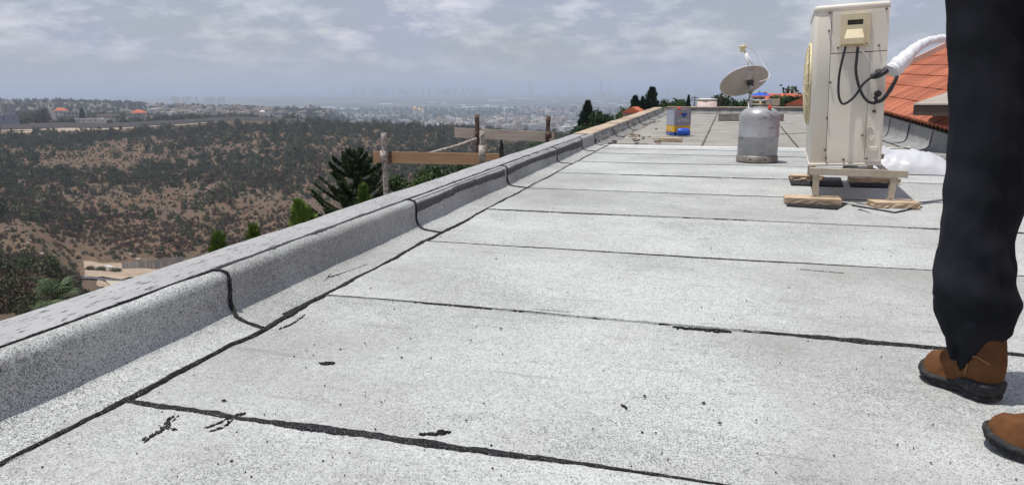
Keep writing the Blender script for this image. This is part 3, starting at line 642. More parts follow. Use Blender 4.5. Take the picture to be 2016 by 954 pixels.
# smears and flecks of tar on the felt
def smear(name, pts, w0, seed, parent, z=.0062, m=M_tar):
    """dabs of bitumen trailed along a path: overlapping ragged blots of uneven size with a little thickness"""
    rs = random.Random(seed); P = [Vector(p) for p in pts]; mb = MB(); ln_ = sum((b-a).length for a, b in zip(P[:-1], P[1:])); n = max(14, int(ln_/max(.0022, w0*.26)))
    for k in range(n):
        f = k/(n-1)*(len(P)-1); i = min(int(f), len(P)-2); c = P[i].lerp(P[i+1], f-i)
        if math.sin(k*.9+seed) > .93: continue
        c = c + Vector((rs.gauss(0, w0*.45), rs.gauss(0, w0*.45), 0)); r0 = w0*rs.uniform(.12, .7); q = 9; a0 = rs.uniform(0, 6.28); hgt = rs.uniform(.0004, .0012)
        d_ = (P[i+1]-P[i]).normalized(); s_ = Vector((-d_.y, d_.x, 0)); ring = []
        for j in range(q):
            a_ = a0 + j*6.283/q; rr = r0*rs.uniform(.45, 1.25); ring.append(c + d_*(rr*2.1*math.cos(a_)) + s_*(rr*.7*math.sin(a_)))
        mb.add([(p.x, p.y, z-.004) for p in ring] + [(c.x+(p.x-c.x)*.8, c.y+(p.y-c.y)*.8, z+hgt) for p in ring], [(j, (j+1) % q, q+(j+1) % q, q+j) for j in range(q)] + [tuple(range(q, 2*q))])
    return hp(mb.build(name, m, parent))
for k, (pl, w0) in enumerate([([(282,874),(318,850),(345,822)], .008), ([(300,862),(322,846),(350,850)], .005), ([(405,846),(425,840),(450,828),(475,818)], .006), ([(418,852),(440,845),(455,832)], .005), ([(550,650),(575,640),(600,622)], .003),
        ([(1330,647),(1400,652),(1430,655)], .010), ([(1300,640),(1345,643)], .004), ([(835,855),(858,858),(880,853)], .008), ([(640,556),(652,540)], .004), ([(650,548),(690,535),(722,523)], .007), ([(800,470),(822,474)], .004),
        ([(640,718),(655,719)], .012), ([(1225,800),(1232,806)], .004), ([(1490,300),(1462,296)], .004), ([(1690,414),(1712,420)], .010), ([(1050,612),(1120,617)], .003), ([(1570,532),(1660,540)], .003)]):
    smear('tar_smear', [(*G(*q).xy, .0062) for q in pl], w0, k*3+1, roof)
mb = MB(); fr = random.Random(5)
for _ in range(260):
    px = fr.uniform(60, 2000); py = fr.uniform(300, 950)**1.0
    p = G(px, py)
    if p.x < XL(p.y) - .12 or p.x > RW-.1 or p.y > 9: continue
    s = fr.uniform(.0008, .0028)*(1 if fr.random() < .9 else 1.8)*(1+.12*p.y); n = 6; a0 = fr.uniform(0, 6)
    ring = [(p.x + s*fr.uniform(.5, 1.3)*math.cos(a0+k*6.28/n), p.y + s*fr.uniform(.5, 1.3)*math.sin(a0+k*6.28/n), .0052) for k in range(n)]
    mb.add(ring + [(p.x, p.y, .0085)], [(k, (k+1) % n, n) for k in range(n)])
tag(hp(mb.build('tar_flecks', M_tar, roof)), kind='stuff')
# loose chips one can pick out
def chip(px, py, s, lab, m=M_tar):
    p = G(px, py); mb = MB(); n = 7; rs = random.Random(int(px)); z0 = .006
    ring = [(s*rs.uniform(.6, 1.1)*math.cos(k*6.28/n), .55*s*rs.uniform(.6, 1.1)*math.sin(k*6.28/n)) for k in range(n)]
    mb.add([(x, y, 0) for x, y in ring] + [(x*.8, y*.8, .35*s) for x, y in ring] + [(0, 0, .42*s)], [(k, (k+1) % n, n+(k+1) % n, n+k) for k in range(n)] + [(n+k, n+(k+1) % n, 2*n) for k in range(n)])
    o = mb.build('felt_scrap', m, None, (p.x, p.y, z0), (0, 0, rs.uniform(-1, 1))); tag(o, lab, 'scrap')
chip(646, 719, .011, 'black scrap of felt lying alone left of centre, below the second seam')
chip(1417, 837, .0055, 'small square black scrap low on the right half of the pale roof')
chip(870, 857, .008, 'black scrap of tar just above the lowest dark seam')
chip(730, 570, .008, 'tiny tan pebble on the pale roof just above the second seam', M_stone)
chip(1812, 745, .006, 'small black scrap beside the toe of the left boot')
chip(977, 512, .006, 'small black scrap on the third felt strip from the camera')
chip(867, 468, .007, 'small black scrap by the parapet joint halfway up the roof')

# parapet: core, coping, flashing sheets with joints
parapet = hp(MB().build('parapet', M_grey_wall, house))
def prism_y(mb, f, ys, mi=0, smooth=True):
    """loft open profile f(y)->[(x,z)..] along y"""
    n = len(f(ys[0])); b = []
    for y in ys: b += [(x, y, z) for x, z in f(y)]
    mb.add(b, [(i*n+k, i*n+k+1, (i+1)*n+k+1, (i+1)*n+k) for i in range(len(ys)-1) for k in range(n-1)], mi, smooth)
mb = MB(); ys = np.linspace(YN, YF+.15, 40)
prism_y(mb, lambda y: [(XO(y)+.012, -.06), (XO(y)+.012, .132), (XT(y)-.005, .132), (XT(y)-.005, -.04), (XO(y)+.012, -.06)], ys, 0, False)
parapet.data = mb.mesh('parapet', M_grey_wall)
PH = .150
def cop(y, z0=.0): 
    u = wob(y*1.3, 1, .003); v = wob(y*2, 4, .0015)
    return [(XO(y)+.004+u, .05), (XO(y)+u, .128+v), (XO(y)+.004+u, .143+v), (XO(y)+.014+u, PH-.001+v), (XO(y)+.07, PH+.0015+v*.5), (XT(y)-.045, PH+.001), (XT(y)-.012, PH-.002)]
mb = MB(); prism_y(mb, cop, np.linspace(YN, 9.05, 500)); hp(mb.build('coping', M_coping, parapet))
JOINT = [-1.2, 1.93, 3.46, 5.18, 6.92, 8.35, 9.22]
def prof(y, off=0, lapn=0.0):
    X0 = XT(y) + wob(y*1.5, 2, .003); b = off; bk_ = .006*mn.noise(Vector((y*4.3, 0, 0))) + .003*mn.noise(Vector((y*13, 5, 0)))
    P = [(-.030, .1505), (-.016, .1530), (0, .1505), (.012, .1450), (.020, .136), (.024, .120), (.026, .085), (.026, .058), (.031, .038), (.042, .020), (.060, .010), (.095, .0065), (.14, .006), (.205, .0055)]
    return [(X0 + dx + (b if dz < .149 else 0) + bk_*(1 if .015 < dz < .14 else .25), dz + b + (.004*mn.noise(Vector((y*5, dx*30, 3))) if dz < .03 else .0025*mn.noise(Vector((y*6, 9, 0))))*(dz > .0052 and dx < .2)) for dx, dz in P]
def skewed(vs):   # the lap end of each sheet was cut at a slant
    out = []
    for x, y, z in vs:
        q = max(0, (x-XT(y)-.062)/.143); out.append((x, y-.11*q**1.2, z))
    return out
M_flash_n = [granule('flashing_granule_felt_%s' % 'abc'[k], c, (.19, .195, .195), 31.+k*9, dirt=(.22, .22, .20), dirt_amt=.5, fleck=.52) for k, c in enumerate(((.56, .575, .56), (.53, .545, .53), (.51, .52, .51)))]
for i in range(len(JOINT)-1):
    off = .0006*(i % 2); ys = np.linspace(JOINT[i], JOINT[i+1]+.004, int((JOINT[i+1]-JOINT[i])/.02))
    mb = MB(); prism_y(mb, lambda y: prof(y, off), ys); mb.v = skewed(mb.v); hp(mb.build('flashing_sheet', M_flash_n[i % 3], parapet))
ys = np.arange(YN, JOINT[0]+.01, .05); mb = MB(); prism_y(mb, lambda y: prof(y, .0015), ys); mb.v = skewed(mb.v); hp(mb.build('flashing_sheet', M_flash_n[1], parapet))
def nrm_prof(y):   # outward normal chooser for tar beads that climb the flashing
    return lambda p: (Vector((1, 0, .12)) if p.z > .05 and p.z < .135 else (Vector((.6, 0, .8)) if p.z > .012 else Vector((0, 0, 1)))).normalized()
for i, y in enumerate(JOINT[:-1]):
    if i == 0: continue
    P = prof(y, .0055); sk = lambda k: y + .012*math.sin(k*.5) + .01*k/8 - .11*max(0, (k-9)/4)**1.2
    pts = [(x, sk(k), z) for k, (x, z) in enumerate(P)]
    mb = ragged(pts, nrm_prof(y), lambda f: .0085*(1 + .7*math.sin(f*4)**2) + .004*math.sin(f*31)*.5, step=.005, seed=40+i); hp(mb.build('tar_joint', M_tar, parapet))
# lap line along the roof: bead broken into one run per sheet, overlapping
lapw = [.013, .016, .012, .009, .008, .008]
for i in range(len(JOINT)-1):
    y0, y1 = JOINT[i]+.05*(i > 0), JOINT[i+1]+(.16 if i == 0 else .07)
    pts = [(XL(y)+wob(y*2.2, i, .004)+(.012 if i == 0 and y > 1.75 else 0), y, .0075) for y in np.linspace(y0, y1, 60)]
    pts = [(x + .004*mn.noise(Vector((yy*9, i, 0))), yy, zz) for x, yy, zz in pts]
    mb = ragged(pts, UP, lambda f, i=i: lapw[i]*(1+.35*math.sin(f*9+i)+.25*math.sin(f*27)), step=.008, seed=60+i); hp(mb.build('tar_lap', M_tar, parapet))
mb = ragged([(XL(y)+wob(y, 5, .004), y, .0075) for y in np.linspace(YN, JOINT[0]+.05, 30)], UP, lambda f: .016, step=.02, seed=70); hp(mb.build('tar_lap', M_tar, parapet))
# tar edge line on top, thin at first then a wide painted band
def topw(y): return float(np.interp(y, [-3, 1.0, 1.7, 2.0, 2.6, 3.3, 4.2, 6, 8.6], [.005, .006, .007, .018, .026, .020, .022, .030, .02]))
for i in range(len(JOINT)-1):
    y0, y1 = JOINT[i], JOINT[i+1]
    if i == 5: y1 = 8.9
    mb = ragged([(XT(y)-.026-topw(y)*.15+wob(y*2, 3, .002), y, PH+.0035) for y in np.linspace(y0, y1, 60)], UP, lambda f: topw(y0+(y1-y0)*f)*(1+.3*math.sin(f*31)), step=.006, seed=80+i)
    hp(mb.build('tar_edge', M_tar if i < 1 else M_tarband, parapet))
def face_band(y0, y1, z0, z1, seed, m=M_tarband):
    mb = MB(); rs = random.Random(seed); vs = []; ys = np.arange(y0, y1, .012); lo = 0
    for y in ys:
        lo = lo*.8 + rs.uniform(-1, 1)*.2; taper = min(1, (y-y0)/.04)
        zb = z1 - (z1-z0)*(.88+.10*math.sin(y*3.3+seed)) + lo*.012
        for f in (0, .33, .66, 1):
            z = z1 + (zb-z1)*f; pr_ = prof(y, .0)[2:10][::-1]; x = np.interp(z, [q[1] for q in pr_], [q[0] for q in pr_])
            vs.append((x+.0022, y, z+.0012))
    mb.add(vs, [(a*4+k, a*4+k+1, (a+1)*4+k+1, (a+1)*4+k) for a in range(len(ys)-1) for k in range(3)], 0, True); hp(mb.build('tar_smear', m, parapet))
M_greycoat = mat('thin_grey_tar_coat', (.085, .087, .09), .8, (.045, .046, .05), 30, 6, .35, .6, .001, 120, speck=((.28, .28, .28), 300, .6, .68))
face_band(3.48, 5.16, .085, .150, 3, M_greycoat); face_band(5.21, 6.9, .08, .150, 4, M_greycoat); face_band(6.95, 8.33, .05, .150, 6, M_greycoat)
face_band(1.05, 1.17, .118, .131, 7, M_tar)
# -------- old part of the roof, beyond the pale strips
OS = [G(1413, 225), G(1380, 290)], [G(1530, 240), G(1570, 290)]
edges = [(-1.25, -1.0), (-.0, .37), (1.13, 1.75), (RW, RW)]   # x at Y 9.25 / x at YF
for i in range(3):
    mb = MB(); n = 30; vs = []
    for k in range(n+1):
        f = k/n; y = 9.25 + (YF-9.25)*f; xa = edges[i][0]+(edges[i][1]-edges[i][0])*f; xb = edges[i+1][0]+(edges[i+1][1]-edges[i+1][0])*f
        for q in range(7): vs.append((xa+(xb-xa)*q/6, y, -.006 + .0015*i + .004*math.sin(k*1.1+q*2+i)))
    mb.add(vs, [(a*7+q, a*7+q+1, (a+1)*7+q+1, (a+1)*7+q) for a in range(n) for q in range(6)], 0, True); hp(mb.build('old_felt_strip', M_oldfelt, roof))
M_oldjoint = mat('old_joint', (.07, .062, .055), .95, (.13, .12, .105), 9)
for i in (1, 2):
    mb = ragged([(edges[i][0]+(edges[i][1]-edges[i][0])*f, 9.27+(YF-9.4)*f, .002) for f in np.linspace(0, 1, 30)], UP, lambda f: .022, step=.03, seed=90+i); hp(mb.build('tar_seam', M_oldjoint, roof))
for pl, w0 in (([(1640, 263), (1590, 262), (1500, 266)], .02), ([(1270, 245), (1300, 238)], .012), ([(1210, 283), (1250, 284), (1275, 284)], .012)):
    smear('dirt_line', [(*G(*q).xy, .004) for q in pl], w0, 9, roof, m=M_oldjoint)
# white turned-up lip where the new felt starts
mb = ragged([(x, 9.27+slope(x)+wob(x, 2, .006), .004) for x in np.linspace(XL(9.2)+.02, RW-.1, 60)], UP, lambda f: .05, step=.03, seed=99, jit=.4); hp(mb.build('felt_lip', M_whitefelt, roof))
mb = ragged([(XT(9.1)+.05, 9.28, .03), (XT(9.1)+.09, 9.24, .012), (XT(9.1)+.2, 9.16, .008), (XT(9.1)+.36, 9.10, .008), (XT(9.1)+.5, 9.14, .008), (XT(9.1)+.58, 9.2, .008)], UP, lambda f: .04, step=.02, seed=98, jit=.4); hp(mb.build('felt_lip', M_whitefelt, roof))
# old parapet: tan stone coping in lengths and grey flashing in sheets
cy = np.arange(9.0, YF+.1, .92)
for i in range(len(cy)):
    y0, y1 = cy[i]+.006, min(cy[i]+.916, YF+.24)
    mb = MB(); ys = np.linspace(y0, y1, 14); j = .004*math.sin(i*2.7)
    prism_y(mb, lambda y: [(XO(y)+j+wob(y*3, i, .003), .04), (XO(y)+j+wob(y*3, i, .004), .150+j), (XO(y)+.02, .158+j), (XT(y)-.02, .158+j), (XT(y)+.004+wob(y*4, 1, .004), .150+j), (XT(y)+.006, .12)], ys)
    hp(mb.build('coping_stone', M_stone, parapet))
jy = [9.22, 10.9, 12.7, 14.6, 16.5, 18.4, YF]
for i in range(6):
    o_ = .004*(i % 2)
    mb = MB(); ys = np.arange(jy[i], jy[i+1]+.02, .04)
    prism_y(mb, lambda y: [(XT(y)+.006+o_, .146), (XT(y)+.016+o_+wob(y*2, 2, .004), .125), (XT(y)+.02+o_, .085+wob(y, 1, .012)), (XT(y)+.045+o_+wob(y*3, 1, .006), .07), (XT(y)+.04+o_, .04), (XT(y)+.09+wob(y*2, 5, .01), .004+o_), (XT(y)+.2+wob(y*2, 3, .02), -.001+o_)], ys)
    hp(mb.build('old_flashing_sheet', M_oldflash, parapet))
    mb = ragged([(XT(jy[i])+.02, jy[i], .146), (XT(jy[i])+.03, jy[i], .1), (XT(jy[i])+.055, jy[i]+.02, .06), (XT(jy[i])+.1, jy[i]-.05, .012), (XT(jy[i])+.22, jy[i]-.12, .006)], Vector((.8, 0, .6)), lambda f: .016, step=.01, seed=110+i); hp(mb.build('tar_joint', M_tar, parapet))
# far parapet
fx = np.arange(-1.02, RW+.05, .9)
mb = MB(); mb.box((-1.3, YF, -.05), (RW+.2, YF+.2, .145)); hp(mb.build('far_parapet_core', M_oldflash, parapet))
for i, x0 in enumerate(fx):
    mb = MB(); j = .003*math.sin(i*3.1); mb.box((x0+.004, YF-.03+j, .147), (min(x0+.896, RW+.2), YF+.23, .175+j)); hp(mb.build('coping_stone', M_stone, parapet, bevel=.006))
for i in range(3):
    x0, x1 = -1.1+i*1.25, -1.1+(i+1)*1.25; mb = MB(); xs = np.linspace(x0, x1-.01, 24); vs = []
    for x in xs: vs += [(x, YF-.012, .145), (x, YF-.02+wob(x*3, i, .004), .06), (x, YF-.06, .02), (x, YF-.3+wob(x*2, i, .03), .001)]
    mb.add(vs, [(a*4+k, a*4+k+1, (a+1)*4+k+1, (a+1)*4+k) for a in range(23) for k in range(3)], 0, True); hp(mb.build('old_flashing_sheet', M_oldflash, parapet))
# -------- right-hand low wall with flashing and the tiled roof above it
EZ = lambda y: .245 + .030*(y-9)           # eave height
SL = .53; CS = 1/math.hypot(1, SL); SN = SL*CS
side = hp(MB().build('side_wall', M_grey_wall, house)); mb = MB()
mb.box((RW+.012, YN, -.05), (RW+.25, YF, .06)); prism_y(mb, lambda y: [(RW+.012, 0), (RW+.012, EZ(y)-.03), (RW+.3, EZ(y)-.03), (RW+.3, 0)], np.linspace(0, 15.3, 20), 0, False)
side.data = mb.mesh('side_wall', M_grey_wall)
ry = np.arange(1.2, 15.3, 1.02); RFL = mat('right_flashing', (.30, .30, .295), .9, (.21, .21, .205), 4, 7, .35, .7, .004, 30)
for i in range(len(ry)-1):
    o_ = .003*(i % 2); mb = MB(); ys = np.arange(ry[i], ry[i+1]+.01, .05)
    prism_y(mb, lambda y: [(RW+.008-o_, EZ(y)-.035), (RW-.002-o_, .12), (RW-.012-o_, .05), (RW-.05, .014+o_), (RW-.14, .007+o_), (RW-.24+wob(y*2, 3, .012), .006+o_)], ys)
    hp(mb.build('flashing_sheet', RFL, side))
    y = ry[i]; mb = ragged([(RW-.004, y, EZ(y)-.04), (RW-.012, y, .12), (RW-.024, y-.01, .05), (RW-.07, y-.06, .016), (RW-.16, y-.2, .011), (RW-.27, y-.3, .008)], lambda p: Vector((-.8, 0, .6)) if p.z > .03 else UP, lambda f: .012, step=.01, seed=130+i); hp(mb.build('tar_joint', M_tar, side))
mb = ragged([(RW-.245+wob(y*2, 3, .012), y, .006) for y in np.linspace(1, 15, 120)], UP, lambda f: .012, step=.02, seed=150); hp(mb.build('tar_lap', M_tar, side))
smear('tar_smear', [(*G(*q).xy, .008) for q in [(1795, 292), (1820, 305), (1855, 318)]], .018, 4, roof); smear('felt_lip', [(*G(*q).xy, .009) for q in [(1735, 293), (1790, 290), (1830, 284)]], .05, 5, roof, m=M_whitefelt)
# tiles
Y0T, Y1T = 5.4, 15.3; TWD = .30; EXP = .335
tr = hp(MB().build('tiled_roof', M_dark, house)); mb = MB()
ex, ez = 3.1, 3.1*SL
mb.add([(RW+.02, 0, EZ(0)-.03), (RW+.02, Y1T, EZ(Y1T)-.03), (RW+ex, Y1T, EZ(Y1T)+ez-.03), (RW+ex, 0, EZ(0)+ez-.03), (RW+.3, 0, -.05), (RW+.3, Y1T, -.05), (RW+ex, Y1T, -.05), (RW+ex, 0, -.05)], [(0, 3, 2, 1), (1, 2, 6, 5), (0, 4, 7, 3), (2, 3, 7, 6)])
tr.data = mb.mesh('tiled_roof', M_dark)
def tile_geo():
    prof_ = [(0, -.004), (.012, .034), (.05, .046), (.10, .042), (.122, .030), (.134, -.006), (.148, -.006), (.160, .034), (.20, .046), (.25, .042), (.274, .030), (.287, -.006), (.300, -.006)]
    mbt = MB(); Ln = .40; vs = []
    for (yy, h) in prof_: vs.append((0, yy, h + .014)); 
    for (yy, h) in prof_: vs.append((Ln, yy, h - .004))
    for (yy, h) in prof_: vs.append((0, yy, max(-.006, h - .016)))
    n = len(prof_)
    mbt.add(vs, [(k, n+k, n+k+1, k+1) for k in range(n-1)] + [(2*n+k, k, k+1, 2*n+k+1) for k in range(n-1)] + [(0, 2*n, n), (n-1, 2*n-1, 3*n-1)], 0, False)
    return mbt
TILE = tile_geo().mesh('roof_tile', M_tile)
ang_s = math.atan(SL); ang_y = math.atan(.030); rt = random.Random(3)
def tile_at(c, r_): return (RW - .03 + r_*EXP*CS, c, EZ(c) + .012 + (r_*EXP*SN) - .02*0)
ntile = 0
for c in np.arange(Y0T, Y1T-.2, TWD):
    for r_ in range(9):
        x, y, z = tile_at(c, r_); o = link('roof_tile', TILE, tr, (x, y, z), (ang_y, -ang_s + rt.uniform(-.012, .012), rt.uniform(-.01, .01))); ntile += 1
mb = MB(); g = tile_geo()
for c in np.arange(0, Y0T-.01, TWD):
    for r_ in range(9):
        x, y, z = tile_at(c, r_); M = Matrix.Translation((x, y, z)) @ Matrix.Rotation(-ang_s, 4, 'Y'); mb.add([M @ Vector(v) for v in g.v], g.f)
tag(hp(mb.build('roof_tiles', M_tile, tr)), kind='stuff')
# far verge board and hip trim
def rp(s, y, h=0): return Vector((RW - .03 + s*CS - h*SN*0, y, EZ(y) + s*SN + h))
mb = MB(); a, b = rp(-.05, Y1T-.1), rp(3.2, Y1T-.1)
mb.add([a+Vector((0, 0, .02)), b+Vector((0, 0, .02)), b+Vector((0, 0, .17)), a+Vector((0, 0, .17)), a+Vector((0, .14, .02)), b+Vector((0, .14, .02)), b+Vector((0, .14, .17)), a+Vector((0, .14, .17))], [(0, 1, 2, 3), (3, 2, 6, 7), (5, 4, 7, 6), (0, 3, 7, 4), (1, 5, 6, 2)])
hp(mb.build('verge_board', M_fascia, tr))
# roof vent box: metal flashing slab with brown front
q0 = PY(1801, 206, 9.6); bx, by, bz = q0.x, 9.6, q0.z
mb = MB()
mb.add([(bx, by, bz), (bx+1.2, by, bz+.10), (bx+1.2, by+.05, bz+.02), (bx, by+.05, bz-.1)], [(0, 1, 2, 3)])
vx = hp(mb.build('roof_vent', M_brown, tr)); mb = MB(); Yb = 8.7
def PB(px, py, Y): return PY(px, py, Y)
A0, A1, A2, A3 = PB(1799, 208, 9.0), PB(1880, 208, 8.4), PB(1880, 180, 9.3), PB(1852, 190, 9.9)
dn = Vector((0, 0, -.105))
mb.add([A0, A1, A2, A3, A0+dn, A1+dn*1.05, A2+dn, A3+dn], [(4, 5, 1, 0), (5, 6, 2, 1), (7, 4, 0, 3), (6, 7, 3, 2), (7, 6, 5, 4)]); vx.data = mb.mesh('roof_vent', M_brown)
mb = MB(); u = Vector((0, 0, .004)); o1 = Vector((-.015, -.015, .002))
mb.add([A0+o1+u, A1+o1+u, A2+u, A3+u, A0+o1+u*5, A1+o1+u*5, A2+u*5, A3+u*5], [(4, 5, 6, 7), (0, 1, 5, 4), (1, 2, 6, 5), (3, 0, 4, 7), (2, 3, 7, 6)])
o = mb.build('vent_cover', M_skytop, vx)

# ================================================================== THINGS ON THE ROOF
# ---- outdoor air-conditioning unit on its stand
RZ = R(-6.0)
ac_o = Vector((.672, 4.94, .2275))
ac = thing('air_conditioner', 'tall cream outdoor air conditioner with looping black cables, on a beige steel stand', 'air conditioner', ac_o, (0, R(-2.3), RZ))
WA, LA, HA = .415, .95, .975     # visible side width, length away from us, height
mb = MB(); rr = .03
def rrect(x0, y0, x1, y1, r):
    pts = []
    for cx, cy, a0 in ((x1-.006, y0+.006, -90), (x1-.006, y1-.006, 0), (x0+r, y1-r, 90), (x0+r, y0+r, 180)):
        rad = .006 if cx > (x0+x1)/2 else r
        for k in range(6):
            a = R(a0 + k*18); pts.append((cx + rad*math.cos(a), cy + rad*math.sin(a)))
    return pts
base = rrect(0, 0, WA, LA, rr)
def ring_at(z, inset=0):
    return [(WA/2 + (x-WA/2)*(1-inset/(WA/2)), LA/2+(y-LA/2)*(1-inset/(LA/2)), z) for x, y in base]
mb.loft([ring_at(.018, .004), ring_at(.02), ring_at(HA-.012), ring_at(HA-.004, .004), ring_at(HA, .012)], 0, True)
body = mb.build('casing', M_ac, ac)
mb = MB(); mb.loft([ring_at(0, -.004), ring_at(.018, -.004), ring_at(.019, .006)], 0, True); mb.build('base_pan', M_ac_end, ac)
mb = MB(); mb.loft([ring_at(HA-.030, -.0035), ring_at(HA-.004, -.0035), ring_at(HA+.006, .004), ring_at(HA+.009, .02)], 0, True); mb.build('top_cover', M_ac, ac)
def panel(name, x0, z0, x1, z1, y=-.004, m=M_ac_end, bev=.0015, parent=ac, th=.004):
    mb = MB(); mb.box((x0, y, z0), (x1, y+th, z1)); return mb.build(name, m, parent, bevel=bev)
XJ = .100
panel('side_panel', XJ, .695, WA-.006, HA-.034)
panel('side_panel', XJ, .022,   .318, .690)
panel('corner_panel', .318+.004, .022, WA-.004, .690, -.006)
mb = MB(); mb.box((XJ-.003, -.0008, .02), (XJ, .002, HA-.03)); mb.box((XJ, -.0008, .690), (WA-.004, .002, .695)); mb.build('panel_gap', M_gap, ac)
for i, (x, z) in enumerate([(.085, .935), (.085, .83), (.105, .52), (.095, .30), (.09, .10), (.098, .05), (.20, .04), (.33, .045), (.365, .725), (.140, .725), (.395, .935), (.30, .19), (.20, .038)]):
    mb = MB(); mb.lathe([(.0001, -.009), (.0052, -.009), (.006, -.006), (.006, 0)], 10, M=Matrix.Translation((x, 0, z)) @ Matrix.Rotation(R(-90), 4, 'X') @ Matrix.Scale(-1, 4, (0, 0, 1)) if False else Matrix.Translation((x, -.009, z)) @ Matrix.Rotation(R(-90), 4, 'X'), close=False)
    mb.lathe([(.0055, 0), (.0055, .01)], 10, M=Matrix.Translation((x, -.0095, z)) @ Matrix.Rotation(R(-90), 4, 'X')); mb.build('screw', M_screw, ac)
# electrical cover with slot and spout
bx0, bx1, bz0, bz1 = .150, .312, .730, .920
fr_ = MB(); y0 = -.004; yf = -.020
sx0, sx1, sz0, sz1 = .186, .272, .855, .885
for lo, hi in (((bx0, yf, bz0), (sx0, y0, bz1)), ((sx1, yf, bz0), (bx1, y0, bz1)), ((sx0, yf, sz1), (sx1, y0, bz1)), ((sx0, yf, bz0), (sx1, y0, sz0))): fr_.box(lo, hi)
cov = fr_.build('cable_cover', M_cream, ac)
mb = MB(); mb.box((sx0, -.010, sz0), (sx1, -.006, sz1)); mb.build('cover_slot', M_dark, cov)
mb = MB(); mb.add([(.184, -.021, .830), (.270, -.021, .830), (.168, -.055, .775), (.280, -.055, .775), (.168, -.055, .740), (.280, -.055, .740), (.168, -.021, .740), (.280, -.021, .740)],
       [(0, 2, 3, 1), (2, 4, 5, 3), (0, 6, 4, 2), (1, 3, 5, 7), (4, 6, 7, 5)]); mb.build('cable_spout', M_cream, cov, bevel=.002)
for x, z in ((.158, .738), (.297, .742)):
    mb = MB(); mb.lathe([(.004, 0), (.004, .008)], 8, M=Matrix.Translation((x, -.027, z)) @ Matrix.Rotation(R(-90), 4, 'X')); mb.build('screw', M_screw, cov)
# right column: valves, plugs, hand slot
for z in (.335, .385):
    mb = MB(); mb.lathe([(.017, 0), (.019, .006), (.012, .009), (.012, .004)], 16, M=Matrix.Translation((.358, -.004, z-.0)) @ Matrix.Rotation(R(90), 4, 'X')); p = mb.build('plug', M_ac_end, ac)
    mb = MB(); mb.lathe([(.009, 0), (.009, .012), (.004, .014)], 10, M=Matrix.Translation((.358, -.006, z)) @ Matrix.Rotation(R(90), 4, 'X')); mb.build('screw', M_screw, p)
mb = MB(); 
pts = [(.345+.020*math.cos(a)+.012*math.sin(a)*0, -.0085, .20+.038*math.sin(a)-.6*.020*math.cos(a)) for a in np.linspace(0, 6.283, 24)]
mb.tube(pts, .0025, 6); mb.build('hand_slot', M_ac_end, ac)
mb = MB(); mb.box((.322, -.012, .09), (.39, -.004, .118)); mb.build('bottom_ledge', M_ac_end, ac, bevel=.003)
for z, s in ((.565, 1), (.44, .9)):
    v = MB(); M = Matrix.Translation((.372, -.006, z)) @ Matrix.Rotation(R(90), 4, 'X')
    v.lathe([(.022*s, 0), (.022*s, .018), (.014*s, .022), (.014*s, .05), (.018*s, .052), (.018*s, .066), (.008, .068)], 14, M=M)
    vo_ = v.build('pipe_valve', M_dark, ac); mb = MB(); mb.tube([(.372, -.036, z), (.355, -.045, z-.03)], .010, 10); mb.build('valve_cap', M_black, vo_)
# fan guard on the left face
gz, gy, gr_ = .515, .42, .265
g = MB()
for r_ in np.linspace(.04, gr_, 14):
    bulge = .030*(1-(r_/gr_)**2)**.5 if r_ < gr_ else 0
    g.tube([(-.012-bulge, gy+r_*math.cos(a), gz+r_*math.sin(a)) for a in np.linspace(0, 2*math.pi, 33)], .0028, 5, cap=False)
for a in np.linspace(0, 2*math.pi, 25)[:-1]:
    g.tube([(-.013-.030*max(0, (1-(r_/gr_)**2))**.5, gy+r_*math.cos(a), gz+r_*math.sin(a)) for r_ in np.linspace(.03, gr_+.01, 8)], .0028, 5)
g.build('fan_guard', M_cream, ac)
mb = MB(); mb.lathe([(.27, 0), (.272, .012), (.255, .016), (.25, .004)], 40, M=Matrix.Translation((0, gy, gz)) @ Matrix.Rotation(R(-90), 4, 'Y')); mb.build('fan_ring', M_cream, ac)
mb = MB(); mb.lathe([(.0001, .003), (.25, .003)], 40, M=Matrix.Translation((0, gy, gz)) @ Matrix.Rotation(R(-90), 4, 'Y'), close=False); mb.build('fan_opening', M_dark, ac)
for k in range(3):
    mb = MB(); a = k*2.094; mb.add([(-.008, gy+.05*math.cos(a), gz+.05*math.sin(a)), (-.006, gy+.22*math.cos(a-.2), gz+.22*math.sin(a-.2)), (-.010, gy+.23*math.cos(a+.5), gz+.23*math.sin(a+.5)), (-.010, gy+.06*math.cos(a+.9), gz+.06*math.sin(a+.9))], [(0, 1, 2, 3)]); mb.build('fan_blade', M_gap, ac)
MAC = Matrix.Translation(ac_o) @ Matrix.Rotation(RZ, 4, 'Z') @ Matrix.Rotation(R(-2.3), 4, 'Y')
def on_ac(px, py, off):    # photo point -> point `off` in front of the cable side, in unit coordinates
    Mi = MAC.inverted(); o_ = Mi @ Vector((0, 0, H)); d_ = Mi.to_3x3() @ ray(px, py); t_ = (-off - o_.y)/d_.y; return o_ + d_*t_
def spl(ctrl, n=12):
    P = [Vector(p) for p in ctrl]; P = [P[0]*2-P[1]] + P + [P[-1]*2-P[-2]]; out = []
    for i in range(1, len(P)-2):
        for k in range(n):
            t_ = k/n; a, b, c, d_ = P[i-1], P[i], P[i+1], P[i+2]
            out.append(.5*((2*b) + (c-a)*t_ + (2*a-5*b+4*c-d_)*t_*t_ + (-a+3*b-3*c+d_)*t_**3))
    return out + [P[-2]]
def ac_tube(name, pl, r, m, label, cat, n=10):
    pts = [MAC @ on_ac(*q) for q in pl]; p0 = pts[0].copy(); mb = MB(); mb.tube([p-p0 for p in spl(pts)], r, n); o = mb.build(name, m, None, p0); return tag(o, label, cat)
